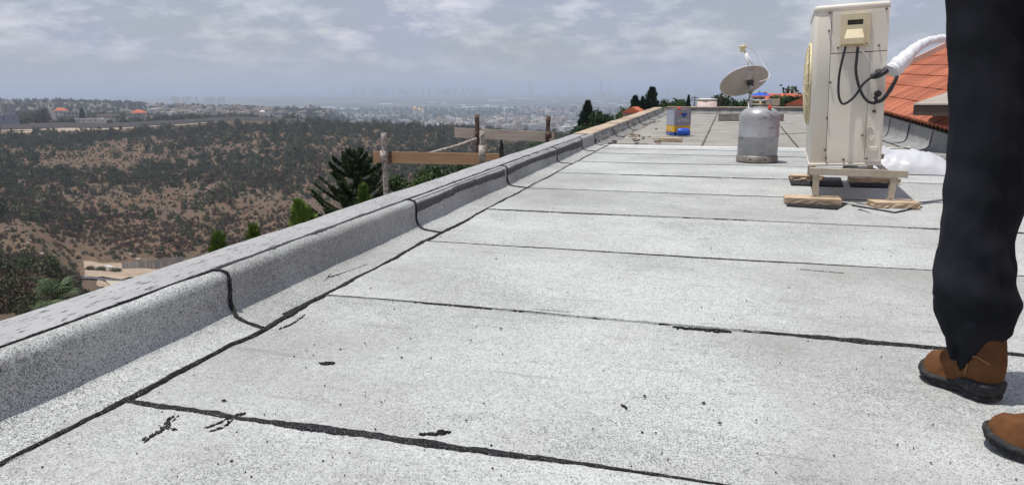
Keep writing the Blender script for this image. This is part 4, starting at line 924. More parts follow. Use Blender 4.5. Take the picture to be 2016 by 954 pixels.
ac_tube('power_cable', [(1665, 92, .045), (1659, 115, .05), (1652, 150, .06), (1651, 185, .06), (1657, 203, .06), (1668, 202, .07), (1684, 188, .08), (1700, 165, .09), (1722, 148, .10), (1742, 135, .09)], .0075, M_black, 'black cable looping low at the left from the cream cover up to the white wrap', 'cable')
ac_tube('power_cable', [(1689, 92, .045), (1687, 112, .045), (1685, 140, .05), (1691, 170, .055), (1702, 193, .06), (1717, 203, .07), (1735, 197, .08), (1752, 180, .09), (1763, 158, .09)], .0085, M_black, 'black cable hanging from the right of the cream cover past the valves', 'cable')
ac_tube('refrigerant_pipe', [(1722, 190, .07), (1728, 200, .075), (1740, 194, .08), (1752, 176, .09), (1762, 160, .09), (1766, 150, .08)], .011, M_black, 'black insulated pipe curving up from the lower valve', 'pipe')
ac_tube('refrigerant_pipe', [(1716, 150, .07), (1724, 150, .085), (1738, 144, .09), (1746, 138, .08)], .017, M_black, 'short thick black pipe from the upper valve into the white wrap', 'pipe')
ac_tube('thin_wire', [(1690, 97, .045), (1700, 103, .05), (1712, 118, .05), (1718, 135, .055), (1720, 150, .05)], .0022, M_whitewire, 'thin pale wire running down from the cream cover to the valves', 'wire', 6)
# white wrapped pipe bundle
Yw = 4.85
def wp(px, py, y): return PY(px, py, y)
cl = [(1756, 141, 4.86, .047), (1768, 128, 4.88, .048), (1782, 115, 4.92, .042), (1797, 100, 4.98, .034), (1812, 89, 5.05, .029), (1830, 81, 5.12, .026), (1850, 77, 5.2, .025), (1868, 76, 5.3, .025), (1900, 82, 5.45, .025), (1940, 100, 5.7, .025), (1975, 135, 6.0, .025), (1990, 190, 6.4, .025), (1990, 232, 6.7, .025)]
pts = spl([wp(a, b, c) for a, b, c, d in cl], 10); rs_ = np.interp(np.linspace(0, len(cl)-1, len(pts)), range(len(cl)), [c[3] for c in cl])
p0 = pts[0].copy(); wrapo = thing('wrapped_pipe_bundle', 'white taped pipe bundle arching away from the air conditioner behind the standing leg', 'pipe', p0)
mb = MB(); nn = 20
tb = MB(); tb.tube([p-p0 for p in pts], list(rs_), nn)
vv = np.array(tb.v); cen = np.array([tuple(p-p0) for p in pts]).repeat(nn, 0)
for i in range(len(cen)):
    k = i//nn; a = (i % nn)/nn*6.283; f = 1 + .06*math.sin(k*1.35 + a) + .05*math.sin(k*.6+a*3) + (.05*math.sin(a*9+k*.8))*max(0, 1-k/30)
    vv[i] = cen[i] + (vv[i]-cen[i])*f
tb.v = [tuple(p) for p in vv]; tb.build('tape_wrap', M_wrap, wrapo)
mb = MB(); a = PY(1763, 150, 4.84)-p0; mb.tube([a, a+Vector((-.002, 0, -.05)), a+Vector((-.006, 0, -.11))], .002, 5); mb.build('loose_tape', M_wrap, wrapo)

# ---- steel stand
so = Vector((.664, 4.815, 0)); st = thing('steel_stand', 'beige painted angle-steel stand carrying the air conditioner', 'stand', so, RZ)
SWd, SLn, SH = .548, 1.22, .222
def bar(name, lo, hi, m=M_stand, parent=st, bev=.0015):
    mb = MB(); mb.box(lo, hi); return mb.build(name, m, parent, bevel=bev)
def angle_x(name, x0, x1, y, z, s=1):
    mb = MB(); mb.box((x0, y, z-.036), (x1, y+.004*s if s > 0 else y, z)) if s > 0 else mb.box((x0, y-.004, z-.036), (x1, y, z))
    mb.box((x0, min(y, y+.035*s), z+.0005), (x1, max(y, y+.035*s), z+.0045)); return mb.build(name, m_ if False else M_stand, st)
angle_x('front_rail', 0, SWd, 0, SH); angle_x('back_rail', 0, SWd, SLn, SH, -1)
def angle_y(name, x, y0, y1, z, s=1):
    mb = MB(); mb.box((min(x, x+.004*s), y0, z-.036), (max(x, x+.004*s), y1, z-.001)); mb.box((min(x, x+.034*s), y0, z-.001), (max(x, x+.034*s), y1, z+.0028)); return mb.build(name, M_stand, st)
angle_y('side_rail', .003, .006, SLn-.006, SH-.004, 1); angle_y('side_rail', WA+.035, .006, SLn-.006, SH-.004, -1)
for (x, y, lean) in ((.035, .004, -.004), (.475, .004, .012), (.035, SLn-.03, 0), (.455, SLn-.03, 0)):
    mb = MB(); z0 = .052
    mb.add([(x-.014-lean*0, y, SH-.03), (x+.022, y, SH-.03), (x+.022, y+.004, SH-.03), (x-.014, y+.004, SH-.03), (x-.014-lean, y, z0), (x+.022-lean, y, z0), (x+.022-lean, y+.004, z0), (x-.014-lean, y+.004, z0)], [(0, 1, 5, 4), (1, 2, 6, 5), (2, 3, 7, 6), (3, 0, 4, 7)])
    mb.add([(x-.014, y+.004, SH-.03), (x-.010, y+.004, SH-.03), (x-.010, y+.034, SH-.03), (x-.014, y+.034, SH-.03), (x-.014-lean, y+.004, z0), (x-.010-lean, y+.004, z0), (x-.010-lean, y+.034, z0), (x-.014-lean, y+.034, z0)], [(0, 1, 5, 4), (1, 2, 6, 5), (2, 3, 7, 6), (3, 0, 4, 7)])
    leg = mb.build('leg', M_stand, st)
    mb = MB(); mb.box((x-.022-lean, y-.014, .047), (x+.032-lean, y+.036, .0515)); mb.build('foot_plate', M_stand, leg)
    mb = MB(); mb.lathe([(.005, .0515), (.005, .057)], 8, M=Matrix.Translation((x+.006-lean, y-.006, 0))); mb.build('bolt', M_screw, leg)
MS = Matrix.Translation(so) @ Matrix.Rotation(RZ, 4, 'Z')
# stone pads and felt offcuts below the four feet
def stonepad(pos, rz, sx, sy, h, label, seed, rough_):
    rs = random.Random(seed); mb = MB(); n = 12; ring = []
    per = []
    for k in range(n): per.append((-sx/2 + sx*k/n, -sy/2))
    for k in range(6): per.append((sx/2, -sy/2 + sy*k/6))
    for k in range(n): per.append((sx/2 - sx*k/n, sy/2))
    for k in range(6): per.append((-sx/2, sy/2 - sy*k/6))
    rings = []
    for zf, ins in ((0, 0), (.3, rough_), (.6, rough_*.6), (.95, 0), (1, -.003)):
        rings.append([(x*(1+rs.uniform(-1, 1)*ins*3) , y*(1+rs.uniform(-1, 1)*ins*5), h*zf) for x, y in per])
    mb.loft(rings, 0, False); o = mb.build('stone_pad', M_padstone, None, pos, (0, 0, rz)); return tag(o, label, 'stone slab')
p = MS @ Vector((.03, .0, .011)); stonepad((p.x-.005, p.y, .012), R(-3), .33, .15, .034, 'long smooth tan stone slab under the near left foot of the stand', 1, .004)
p = MS @ Vector((.49, .0, .011)); stonepad((p.x-.01, p.y-.01, .010), R(9), .26, .15, .036, 'rough-edged tan stone slab under the near right foot of the stand', 2, .02)
p = MS @ Vector((.02, SLn-.02, .011)); stonepad((p.x, p.y, .012), R(-2), .24, .13, .036, 'tan stone block under the far left foot of the stand', 3, .02)
p = MS @ Vector((.46, SLn-.02, .011)); stonepad((p.x+.03, p.y, .012), R(4), .34, .14, .036, 'shaded tan stone block under the far right foot of the stand', 4, .02)
def offcut(pl, h, label, m, seed):
    P = [G(*q) for q in pl]; mb = MB(); n = len(P); z0 = .0065
    mb.add([(q.x, q.y, z0) for q in P] + [(q.x, q.y, z0+h) for q in P], [tuple(range(n, 2*n))] + [(k, (k+1) % n, n+(k+1) % n, n+k) for k in range(n)])
    o = mb.build('felt_offcut', m); return tag(o, label, 'felt offcut')
offcut([(1548, 408), (1648, 415), (1668, 403), (1560, 391)], .006, 'black felt offcut under the near left stone slab', M_tar, 1)
offcut([(1552, 350), (1557, 366), (1660, 369), (1655, 352)], .006, 'black felt sheet under the far left stone block', M_tar, 2)
offcut([(1672, 364), (1675, 369), (1748, 371), (1750, 356), (1700, 355)], .006, 'black felt sheet under the far right stone block', M_tar, 3)
M_off = granule('pale_offcut', (.6, .61, .6), (.12, .12, .12), 77.)
o = offcut([(1678, 406), (1762, 421), (1814, 409), (1800, 402), (1720, 396)], .004, 'pale felt offcut with black edges under the near right stone slab', M_off, 4)
mb = ragged([(*G(*q).xy, .0105) for q in [(1678, 407), (1720, 414), (1762, 421.5), (1790, 415), (1814, 410)]], UP, lambda f: .012, step=.006, seed=5); e_ = mb.build('black_edge', M_tar, o)
# black hose coil on the far side, in the unit's shade
pp = G(1668, 352); hz = thing('hose_coil', 'black rubber hose lying in the shade under the air conditioner', 'hose', (pp.x+.02, pp.y+.25, .006))
mb = MB(); mb.tube([(x*.9, .02*math.sin(x*14), .022+.02*math.sin(x*9)**2) for x in np.linspace(-.02, .34, 24)], .024, 10); mb.build('hose', M_black, hz)
mb = MB(); mb.tube([(.06+.05*math.cos(a), .09+.04*math.sin(a), .025+.004*a) for a in np.linspace(0, 9, 40)], .016, 8); mb.build('hose_loop', M_black, hz)

# ---- crumpled white plastic sheet
c0 = G(1735, 345); mb = MB(); nx, ny = 54, 30; ax, ay = 1.05, .62
vs = []
for i in range(nx+1):
    for j in range(ny+1):
        u, v = i/nx, j/ny; x = u*ax; y = v*ay
        env = max(0, math.sin(math.pi*min(1, v*1.02)))**.55 * np.interp(u, [0, .08, .2, .42, .6, .8, 1], [.19, .24, .235, .17, .10, .05, 0.01])
        p_ = Vector((u*6, v*4.5, 3)); cr_ = abs(mn.noise(p_))*1.0 + abs(mn.noise(p_*2.0))*.6 + abs(mn.noise(p_*4.0))*.18
        h = env*((.92) + .32*mn.noise(Vector((u*3.2, v*2.5, 9))) - .42*cr_ + .12)
        x2 = x + .03*mn.noise(Vector((u*5, v*5, 1))); y2 = y + .05*mn.noise(Vector((u*4, v*4, 5))) - .10*math.sin(u*3)*(1-v) * .6
        vs.append((x2, y2, max(.004, h)))
mb.add(vs, [(i*(ny+1)+j, (i+1)*(ny+1)+j, (i+1)*(ny+1)+j+1, i*(ny+1)+j+1) for i in range(nx) for j in range(ny)], 0, True)
o = mb.build('plastic_sheet', M_tarp, None, (c0.x-.05, c0.y+.05, .008), (0, 0, R(2))); tag(o, 'crumpled white plastic sheet heaped behind the air conditioner', 'plastic sheet')

# ---- gas cylinder
cyp = Vector((.53, 7.45, .007)); cy_ = thing('gas_cylinder', 'scuffed silver gas cylinder with carrying handle and red cap on the pale roof', 'gas cylinder', cyp)
mb = MB(); rc = .188
mb.lathe([(.10, .03), (.16, .045), (rc, .075), (rc+.001, .235), (rc+.005, .243), (rc+.001, .251), (rc, .43), (rc-.006, .458), (rc-.025, .487), (.13, .512), (.09, .525), (.045, .531), (.0001, .533)], 56); mb.build('body', M_alu, cy_)
mb = MB(); mb.lathe([(.178, 0), (.195, .003), (.197, .012), (.193, .06), (.186, .068)], 48); fr2 = mb.build('foot_ring', M_alu_foot, cy_)
for a in (-1.95, -1.25, .3, 2.4):
    mb = MB(); mb.lathe([(.0001, 0), (.009, 0), (.009, -.003)], 12, M=Matrix.Translation((.197*math.cos(a), .197*math.sin(a), .034)) @ Matrix.Rotation(a, 4, 'Z') @ Matrix.Rotation(R(90), 4, 'Y'), close=False); mb.build('foot_hole', M_dark, fr2)
mb = MB(); rh = .115
arc = [(rh*math.cos(a)*.85, rh*math.sin(a)*.7, .592+.006*math.cos(a*2)) for a in np.linspace(0, 2*math.pi, 40)]
mb.tube(arc, .0085, 8, cap=False)
for a in (.4, 2.5, 3.6, 5.9): mb.tube([(rh*.85*math.cos(a), rh*.7*math.sin(a), .592), (rh*.83*math.cos(a), rh*.7*math.sin(a), .515)], .0075, 8)
mb.build('handle', M_galv, cy_)
mb = MB(); mb.tube([(rh*.9*math.cos(a), rh*.72*math.sin(a)-.01, .552) for a in np.linspace(3.6, 5.9, 20)], .006, 8); mb.build('handle_rail', M_galv, cy_)
mb = MB(); mb.lathe([(.022, 0), (.022, .03), (.014, .036), (.014, .05)], 16, M=Matrix.Translation((0, 0, .53))); mb.build('valve', mat('brass', (.4, .3, .12), .4, metal=.8), cy_)
mb = MB(); mb.lathe([(.014, -.02), (.016, -.005), (.012, .008), (.006, .014), (.005, .03)], 12, M=Matrix.Translation((.078, -.118, .528))); mb.build('cap', M_red, cy_)

# ---- square metal tin
tp = G(1334, 267); tinp = Vector((tp.x+.0, tp.y+.15, 0.003)); tin = thing('metal_tin', 'square grey tin with yellow and blue bands and a red cap on the old felt', 'tin', tinp, R(29))
ww_, hh_ = .135, .392
def band(name, z0, z1, m1, m2, g_=0):
    mb = MB(); mb.add([(-ww_-g_, -ww_-g_, z0), (ww_+g_, -ww_-g_, z0), (ww_+g_, ww_+g_, z0), (-ww_-g_, ww_+g_, z0), (-ww_-g_, -ww_-g_, z1), (ww_+g_, -ww_-g_, z1), (ww_+g_, ww_+g_, z1), (-ww_-g_, ww_+g_, z1)],
          [(0, 1, 5, 4), (1, 2, 6, 5), (2, 3, 7, 6), (3, 0, 4, 7)], 0)
    for i, k in enumerate((0, 1, 1, 0)): mb.m[i] = k
    return mb.build(name, [m2, m1], tin)
M_dk = M_tin_grey2
band('tin_wall', .145, hh_-.006, M_tin_grey2, M_tin_grey2); band('yellow_band', .052, .145, M_tin_yel, M_tin_yel); band('blue_band', 0, .052, M_tin_blue, M_tin_blue)
# a thin sheet of paler grey covers most of the left face
mb = MB(); mb.box((-ww_-.0015, -ww_+.03, .15), (-ww_, ww_-.004, hh_-.012)); mb.build('pale_sheet', M_tin_grey, tin)
mb = MB(); mb.box((-ww_-.003, -ww_-.003, hh_-.006), (ww_+.003, ww_+.003, hh_)); mb.build('lid', M_tintop, tin)
mb = MB(); mb.box((ww_, -ww_+.0, hh_-.09), (ww_+.003, ww_, hh_)); mb.build('open_corner', M_dark, tin)
mb = MB(); mb.lathe([(.030, 0), (.030, .022), (.022, .026)], 18, M=Matrix.Translation((-.02, -.05, hh_))); mb.build('cap', M_red, tin)
yy = -ww_-.002
mb = MB(); mb.add([(-.055, yy, .335), (.070, yy, .335), (.062, yy, .305), (.012, yy, .262), (-.018, yy, .290)], [(4, 3, 2, 1, 0)]); mb.build('shield_mark', M_tin_blue, tin)
mb = MB(); mb.add([(-.078, yy-.001, .341), (-.02, yy-.001, .341), (-.036, yy-.001, .310), (-.052, yy-.001, .322)], [(3, 2, 1, 0)]); mb.build('orange_mark', M_orange, tin)
def text(name, s, size, M, m, parent):
    cu = bpy.data.curves.new(name, 'FONT'); cu.body = s; cu.size = size; cu.align_x = 'CENTER'; cu.extrude = .0004
    ob = bpy.data.objects.new(name, cu); C.objects.link(ob); dg = bpy.context.evaluated_depsgraph_get(); me = bpy.data.meshes.new_from_object(ob.evaluated_get(dg))
    bpy.data.objects.remove(ob); me.materials.clear(); me.materials.append(m); o = link(name, me, parent); o.matrix_local = M; return o
RX = Matrix.Rotation(R(90), 4, 'X')
text('lettering', 'HETZTEM', .044, Matrix.Translation((0, yy, .205)) @ RX, M_white, tin)
text('lettering', 'SUPER', .022, Matrix.Translation((0, yy, .245)) @ RX, M_white, tin)
text('lettering', '18 KG', .050, Matrix.Translation((-ww_-.002, .01, .082)) @ Matrix.Rotation(R(-90), 4, 'Z') @ RX, M_white, tin)
text('lettering', 'HETZTEM', .022, Matrix.Translation((-ww_-.002, .05, .018)) @ Matrix.Rotation(R(-90), 4, 'Z') @ RX, M_white, tin)
# blue gas canister lying in front of it
bp = G(1345, 268.5); bo = thing('blue_canister', 'small bright blue canister lying on its side against the grey tin', 'canister', (bp.x-.0, bp.y+.05, .062), (0, R(90), R(8)))
mb = MB(); mb.lathe([(.0001, -.095), (.03, -.095), (.052, -.085), (.058, -.07), (.058, .06), (.05, .08), (.03, .09), (.012, .093), (.0001, .093)], 28); mb.build('body', M_blue, bo)
mb = MB(); mb.lathe([(.012, .09), (.012, .104)], 12); mb.build('nozzle', M_galv, bo)
q = G(1320, 278); o = stonepad((q.x, q.y, .002), R(-6), .30, .10, .042, 'thin tan stone strip lying on the old felt in front of the tin', 8, .02)
# debris chips by the old parapet
rs = random.Random(12)
mb = MB()
for k in range(46):
    px = rs.uniform(1195, 1300); py = rs.uniform(238, 284)
    p = G(px, py)
    if p.x < XT(p.y)+.15 or p.y < 9.4: continue
    s = rs.uniform(.015, .05); M = Matrix.Translation((p.x, p.y, .004)) @ Matrix.Rotation(rs.uniform(0, 3), 4, 'Z'); mb.box((-s, -s*.3, 0), (s, s*.35, .009+.01*rs.random()), rs.randint(0, 1), M)
o = mb.build('roof_debris', [M_brown, M_padstone]); tag(o, 'scattered brown and tan felt and stone chips by the old parapet', kind='stuff')

# ---- satellite dish
YD = 16.6
dc = PY(1467, 168, YD); pb = PY(1478, 236, YD); pb.z = 0.0
dish = thing('satellite_dish', 'large satellite dish seen from behind on a bolted pole, its feed arms pointing up', 'satellite dish', (pb.x, YD, 0))
O = dish.location.copy()
rt_ = Vector((math.cos(YAW), math.sin(YAW), 0)); fw_ = Vector((-math.sin(YAW), math.cos(YAW), 0))
# image-plane directions at the dish
vdir = (PY(1467, 168, YD) - Vector((0, 0, H))).normalized(); rx = vdir.cross(UP).normalized(); uy = rx.cross(vdir).normalized()
nrm = (rx*(-.30) + uy*.80).normalized()*.84 + vdir*.54; nrm.normalize()
Mx = nrm.to_track_quat('Z', 'Y').to_matrix().to_4x4(); MD = Matrix.Translation(dc-O) @ Mx
RD = .51
mb = MB(); K = 14; prof_d = [(RD*k/K+.0005, .20*((k/K)**2) - .09) for k in range(K+1)]
mb.lathe(prof_d, 56, M=MD, close=False); nb = len(mb.f); mb.lathe([(r_, z+.006) for r_, z in prof_d], 56, M=MD, close=False)
for i in range(nb, len(mb.f)): mb.m[i] = 1
mb.build('reflector', [M_dishback, M_dishfront], dish)
mb = MB(); mb.tube([MD @ Vector((RD*math.cos(a), RD*math.sin(a), .113)) for a in np.linspace(0, 2*math.pi, 60)], .011, 8, cap=False); mb.build('rim', M_dishfront, dish)
mscale = YD/F*1.03
lnb = PY(1465, 98, YD-.1)-O; r1_ = PY(1476, 137, YD-.25)-O; r2_ = PY(1487, 137, YD-.2)-O
for rr_ in (r1_, r2_):
    mb = MB(); mb.tube([lnb, rr_], .020, 8); mb.build('feed_arm', M_white, dish)
mb = MB(); mb.box((-.05, -.05, -.05), (.05, .05, .05), M=Matrix.Translation(lnb+Vector((-.03, 0, .0)))); mb.tube([lnb+Vector((-.1, 0, .06)), lnb+Vector((.04, 0, .07))], .03, 10); mb.build('feed_head', M_cream, dish)
mb = MB(); mb.tube([q-O for q in spl([PY(1467, 92, YD-.1), PY(1482, 97, YD-.1), PY(1495, 115, YD-.15), PY(1507, 134, YD-.3), PY(1515, 147, YD-.4), PY(1510, 156, YD-.5), PY(1495, 161, YD-.5)])], .009, 6); mb.build('coax_cable', M_whitewire, dish)
# rear rib and bracket, mast
bk = PY(1477, 163, YD-.25)-O
mb = MB(); a, b = PY(1471, 158, YD-.28)-O, PY(1479, 138, YD-.33)-O; wv_ = rx*.075
mb.add([a-wv_, a+wv_, b+wv_*.8, b-wv_*.8, a-wv_+vdir*.15, a+wv_+vdir*.15, b+wv_*.8+vdir*.1, b-wv_*.8+vdir*.1], [(0, 1, 2, 3), (0, 4, 5, 1), (1, 5, 6, 2), (3, 7, 4, 0)]); mb.build('rear_rib', M_dishback, dish, bevel=.01)
mb = MB(); mb.box((-.065, -.05, -.055), (.065, .12, .055), M=Matrix.Translation(bk)); mb.build('bracket', M_dark, dish)
mb = MB(); mb.tube([bk+Vector((.02, 0, -.05)), bk+Vector((.02, .0, -.20))], .055, 14); mb.build('clamp', M_galv, dish)
px_ = bk.x+.02; mb = MB(); mb.tube([(px_, bk.y, .02), (px_, bk.y, bk.z-.16)], .032, 14); mb.build('mast', M_galv, dish)
e0 = PY(1473, 195, YD-.3)-O; e1 = G(1448, 219)-O; mb = MB(); mb.tube([Vector((px_-.03, bk.y, e0.z)), Vector((e1.x, bk.y-.3, .02))], .022, 8); mb.build('brace', M_galv, dish)
mb = MB(); mb.box((px_-.12, bk.y-.12, .0), (px_+.12, bk.y+.12, .02)); mb.build('base_plate', M_galv, dish)
mb = MB(); mb.tube([(PY(1440, 226, YD)-O) , (PY(1440, 200, YD)-O)], .006, 6); mb.build('cable_stub', M_galv, dish)
# weight blocks round the mast
for i, (x0, x1, lab) in enumerate(((1414, 1455, 'grey concrete curb block left of the dish mast'), (1456, 1497, 'grey concrete curb block directly before the dish mast, behind the gas cylinder'), (1498, 1543, 'grey concrete curb block right of the dish mast'))):
    a, b = G(x0, 238), G(x1, 238); mb = MB(); mb.box((a.x, a.y, .0), (b.x-.012, a.y+.16, .155)); o = mb.build('concrete_block', M_conc, None, (0, 0, .0), bevel=.008); tag(o, lab, 'concrete block')
a, b = G(1420, 240.5), G(1550, 240.5); mb = MB(); mb.box((a.x, a.y-.12, .001), (b.x+.1, a.y-.005, .006)); o = mb.build('white_strip', M_whitefelt); tag(o, 'white strip of felt lying in front of the concrete blocks', 'felt strip')
q = G(1540, 232); mb = MB(); mb.tube([(q.x-.18+.16*math.cos(t_), q.y+.1*math.sin(t_), .06+.05*math.sin(t_*.5)) for t_ in np.linspace(-1.5, 2.5, 24)], .03, 8); o = mb.build('pipe_elbow', M_galv); tag(o, 'bent grey pipe end sticking out right of the concrete blocks', 'pipe')

# ================================================================== PERSON (standing, turned left; mostly above and right of the frame)
pc = Vector((.80, 1.66, .004)); person = thing('person', 'person in black trousers and brown suede boots standing at the right edge of the roof', 'person', pc)
# trousers: lofted legs + hips, fused into one surface
def leg_rings(tab, n=72, seed=0):
    """tab rows: z, cx, cy, rx, ry"""
    tab = np.array(tab); zs = np.linspace(tab[0, 0], tab[-1, 0], 120); rings = []
    for z in zs:
        cx, cy, rx_, ry_ = [np.interp(z, tab[::-1, 0], tab[::-1, q]) for q in (1, 2, 3, 4)]
        r = []
        fold = np.interp(z, [.09, .16, .30, .42, .60, .85], [1.25, 1.3, 1.0, .75, .45, .35])
        for k in range(n):
            a = 2*math.pi*k/n; u = Vector((math.cos(a)*2.0, math.sin(a)*2.0 + seed, z*15))
            # slanting drape folds plus bunching near the hem
            f = (mn.noise(u)*.06 + mn.noise(Vector((math.cos(a)*1.5, math.sin(a)*1.5, z*6+seed)))*.07 + .030*math.sin(z*58 + 2.2*math.sin(a+seed) + 3*mn.noise(Vector((math.cos(a), math.sin(a), z*4)))) + .13*(.28-abs(mn.noise(Vector((math.cos(a)*2.6+z*3, math.sin(a)*2.6, z*9+seed)))))) * fold
            r.append((cx + rx_*(1+f)*math.cos(a), cy + ry_*(1+f)*math.sin(a), z + (.018*math.sin(a*2+.8)+.012*math.sin(a*5)) * max(0, 1-(z-.09)/.05 if z < .14 else 0)))
        rings.append(r)
    return rings
def edge(pyl, Yp=1.85):
    out = []
    for py, xl, xr in pyl:
        a, b = PY(xl, py, Yp), PY(xr, py, Yp); out.append(((a.z+b.z)/2, (a.x+b.x)/2 - pc.x, Yp - pc.y + .0, (b.x-a.x)/2*.985, (b.x-a.x)/2*.93))
    return out
L1 = edge([(-60, 1862, 2060), (0, 1863, 2052), (60, 1866, 2046), (150, 1868, 2038), (250, 1868, 2034), (330, 1863, 2024), (400, 1857, 2014), (450, 1852, 2002), (500, 1846, 1996), (545, 1838, 2001), (590, 1838, 2007), (625, 1845, 2003), (650, 1851, 1988), (668, 1858, 1966), (690, 1864, 1930), (706, 1872, 1902)])
L1 = [(z, x+.0, y, rx_, ry_) for z, x, y, rx_, ry_ in L1]
L2b = [(.95, .10, -.10, .105, .10), (.80, .115, -.13, .10, .10), (.60, .10, -.18, .088, .09), (.45, .085, -.21, .08, .082), (.30, .075, -.235, .078, .078), (.18, .07, -.25, .072, .072), (.11, .075, -.252, .064, .066)]
tb = MB(); tb.loft(leg_rings(L1, seed=1)); tb.loft(leg_rings(L2b, seed=4))
hipx = L1[0][1]
hr = [];
for z, rx_, ry_, cx, cy in ((.90, .15, .17, .045, .045), (.96, .165, .18, .055, .03), (1.04, .165, .165, .06, .02), (1.08, .16, .15, .06, .02)):
    hr.append([(cx+rx_*math.cos(a), cy+ry_*math.sin(a), z) for a in np.linspace(0, 2*math.pi, 49)[:-1]])
tb.loft(hr)
tro = tb.build('trousers', M_trouser, person)
# shirt
hr = []
for z, rx_, ry_, cx, cy in ((.905, .172, .215, .035, .045), (.93, .182, .222, .045, .04), (1.05, .178, .20, .06, .02), (1.2, .17, .20, .06, .02), (1.35, .165, .22, .06, .02), (1.46, .13, .215, .06, .02), (1.50, .07, .09, .06, .02)):
    hr.append([(cx+rx_*math.cos(a)*(1+.03*math.sin(a*5+z*9)), cy+ry_*math.sin(a), z+.01*math.sin(a*3)*(z < .92)) for a in np.linspace(0, 2*math.pi, 49)[:-1]])
mb = MB(); mb.loft(hr)
for s in (-1, 1): mb.tube([(.06, .02+s*.17, 1.44), (.05, .02+s*.25, 1.30), (.02, .02+s*.27, 1.14), (-.04, .02+s*.26, .99)], [.075, .062, .054, .045], 16)
mb.build('shirt', M_shirt, person)
mb = MB(); z_ = PY(1860, 14, 1.85).z; a = PY(1862, 12, 1.84)-pc; mb.tube([a, a+Vector((.006, 0, -.006)), a+Vector((.016, 0, -.006)), a+Vector((.02, 0, .002))], .0012, 5); mb.build('loose_thread', M_shirt, person)
# skinned body: head, neck, forearms, hands, shins
sk = bpy.data.meshes.new('body'); vs = []; es = []; rd = []
def sv(p, r, par=None):
    vs.append(p); rd.append(r)
    if par is not None: es.append((par, len(vs)-1))
    return len(vs)-1
root = sv((.06, .02, 1.0), (.13, .14)); ch_ = sv((.06, .02, 1.35), (.14, .17), root); nk = sv((.05, .02, 1.50), (.055, .055), ch_); nk2 = sv((.03, .02, 1.56), (.055, .055), nk)
hd = sv((.02, .02, 1.64), (.085, .075), nk2); hd2 = sv((.025, .02, 1.70), (.095, .078), hd); hd3 = sv((.035, .02, 1.76), (.075, .06), hd2); nose = sv((-.085, .02, 1.655), (.014, .012), hd)
for s in (-1, 1):
    sh = sv((.06, .02+s*.17, 1.42), (.055, .055), ch_); el = sv((.05, .02+s*.26, 1.16), (.042, .042), sh); wr = sv((-.06, .02+s*.26, .955), (.026, .03), el); pa = sv((-.085, .02+s*.26, .89), (.020, .038), wr)
    for k in range(4):
        f1 = sv((-.105-.004*k, .02+s*.26 + (k-1.5)*.019, .835-.004*(k % 2)), (.009, .009), pa); f2 = sv((-.102-.002*k, .02+s*.26+(k-1.5)*.018, .795), (.008, .008), f1); sv((-.088, .02+s*.26+(k-1.5)*.017, .770+.006*abs(k-1.5)), (.007, .007), f2)
    t1 = sv((-.105, .02+s*.215, .90), (.011, .011), wr); sv((-.12, .02+s*.205, .865), (.009, .009), t1)
for hx, hy, kx, ky, ax_, ay_ in ((-.04+.03, .19, -.15, .19, -.12, .185), (.11, -.15, .088, -.20, .075, -.25)):
    hp_ = sv((hx+.02, hy*.6, .92), (.05, .05), root); kn = sv((kx, ky, .50), (.035, .035), hp_); an = sv((ax_, ay_, .12), (.03, .03), kn)
sk.from_pydata(vs, es, []); bo_ = link('body', sk, person); sk.materials.append(M_skin)
bo_.modifiers.new('skin', 'SKIN')
for i, r in enumerate(rd): sk.skin_vertices[0].data[i].radius = r
sk.skin_vertices[0].data[0].use_root = True
sb = bo_.modifiers.new('sub', 'SUBSURF'); sb.levels = sb.render_levels = 2
hb = MB(); hb.lathe([(.0001, .10), (.06, .092), (.095, .055), (.10, .01), (.094, -.035), (.085, -.05)], 24, M=Matrix.Translation((.045, .02, 1.71)) @ Matrix.Scale(.85, 4, (0, 1, 0))); hb.build('hair', M_hair, person)
for s in (-1, 1):
    mb = MB(); mb.lathe([(.0001, 0), (.012, .002), (.012, .006), (.0001, .008)], 10, M=Matrix.Translation((-.062, .02+s*.032, 1.672)) @ Matrix.Rotation(R(-90), 4, 'Y')); mb.build('eye', M_dark, person)
    mb = MB(); mb.lathe([(.0001, 0), (.03, .004), (.028, .012), (.0001, .014)], 12, M=Matrix.Translation((.03, .02+s*.078, 1.66)) @ Matrix.Rotation(R(-90*s), 4, 'X') @ Matrix.Scale(.6, 4, (1, 0, 0))); mb.build('ear', M_skin, person)
mb = MB(); mb.box((-.072, -.005, 1.613), (-.066, .045, 1.618)); mb.build('mouth', mat('lip', (.3, .12, .1)), person)
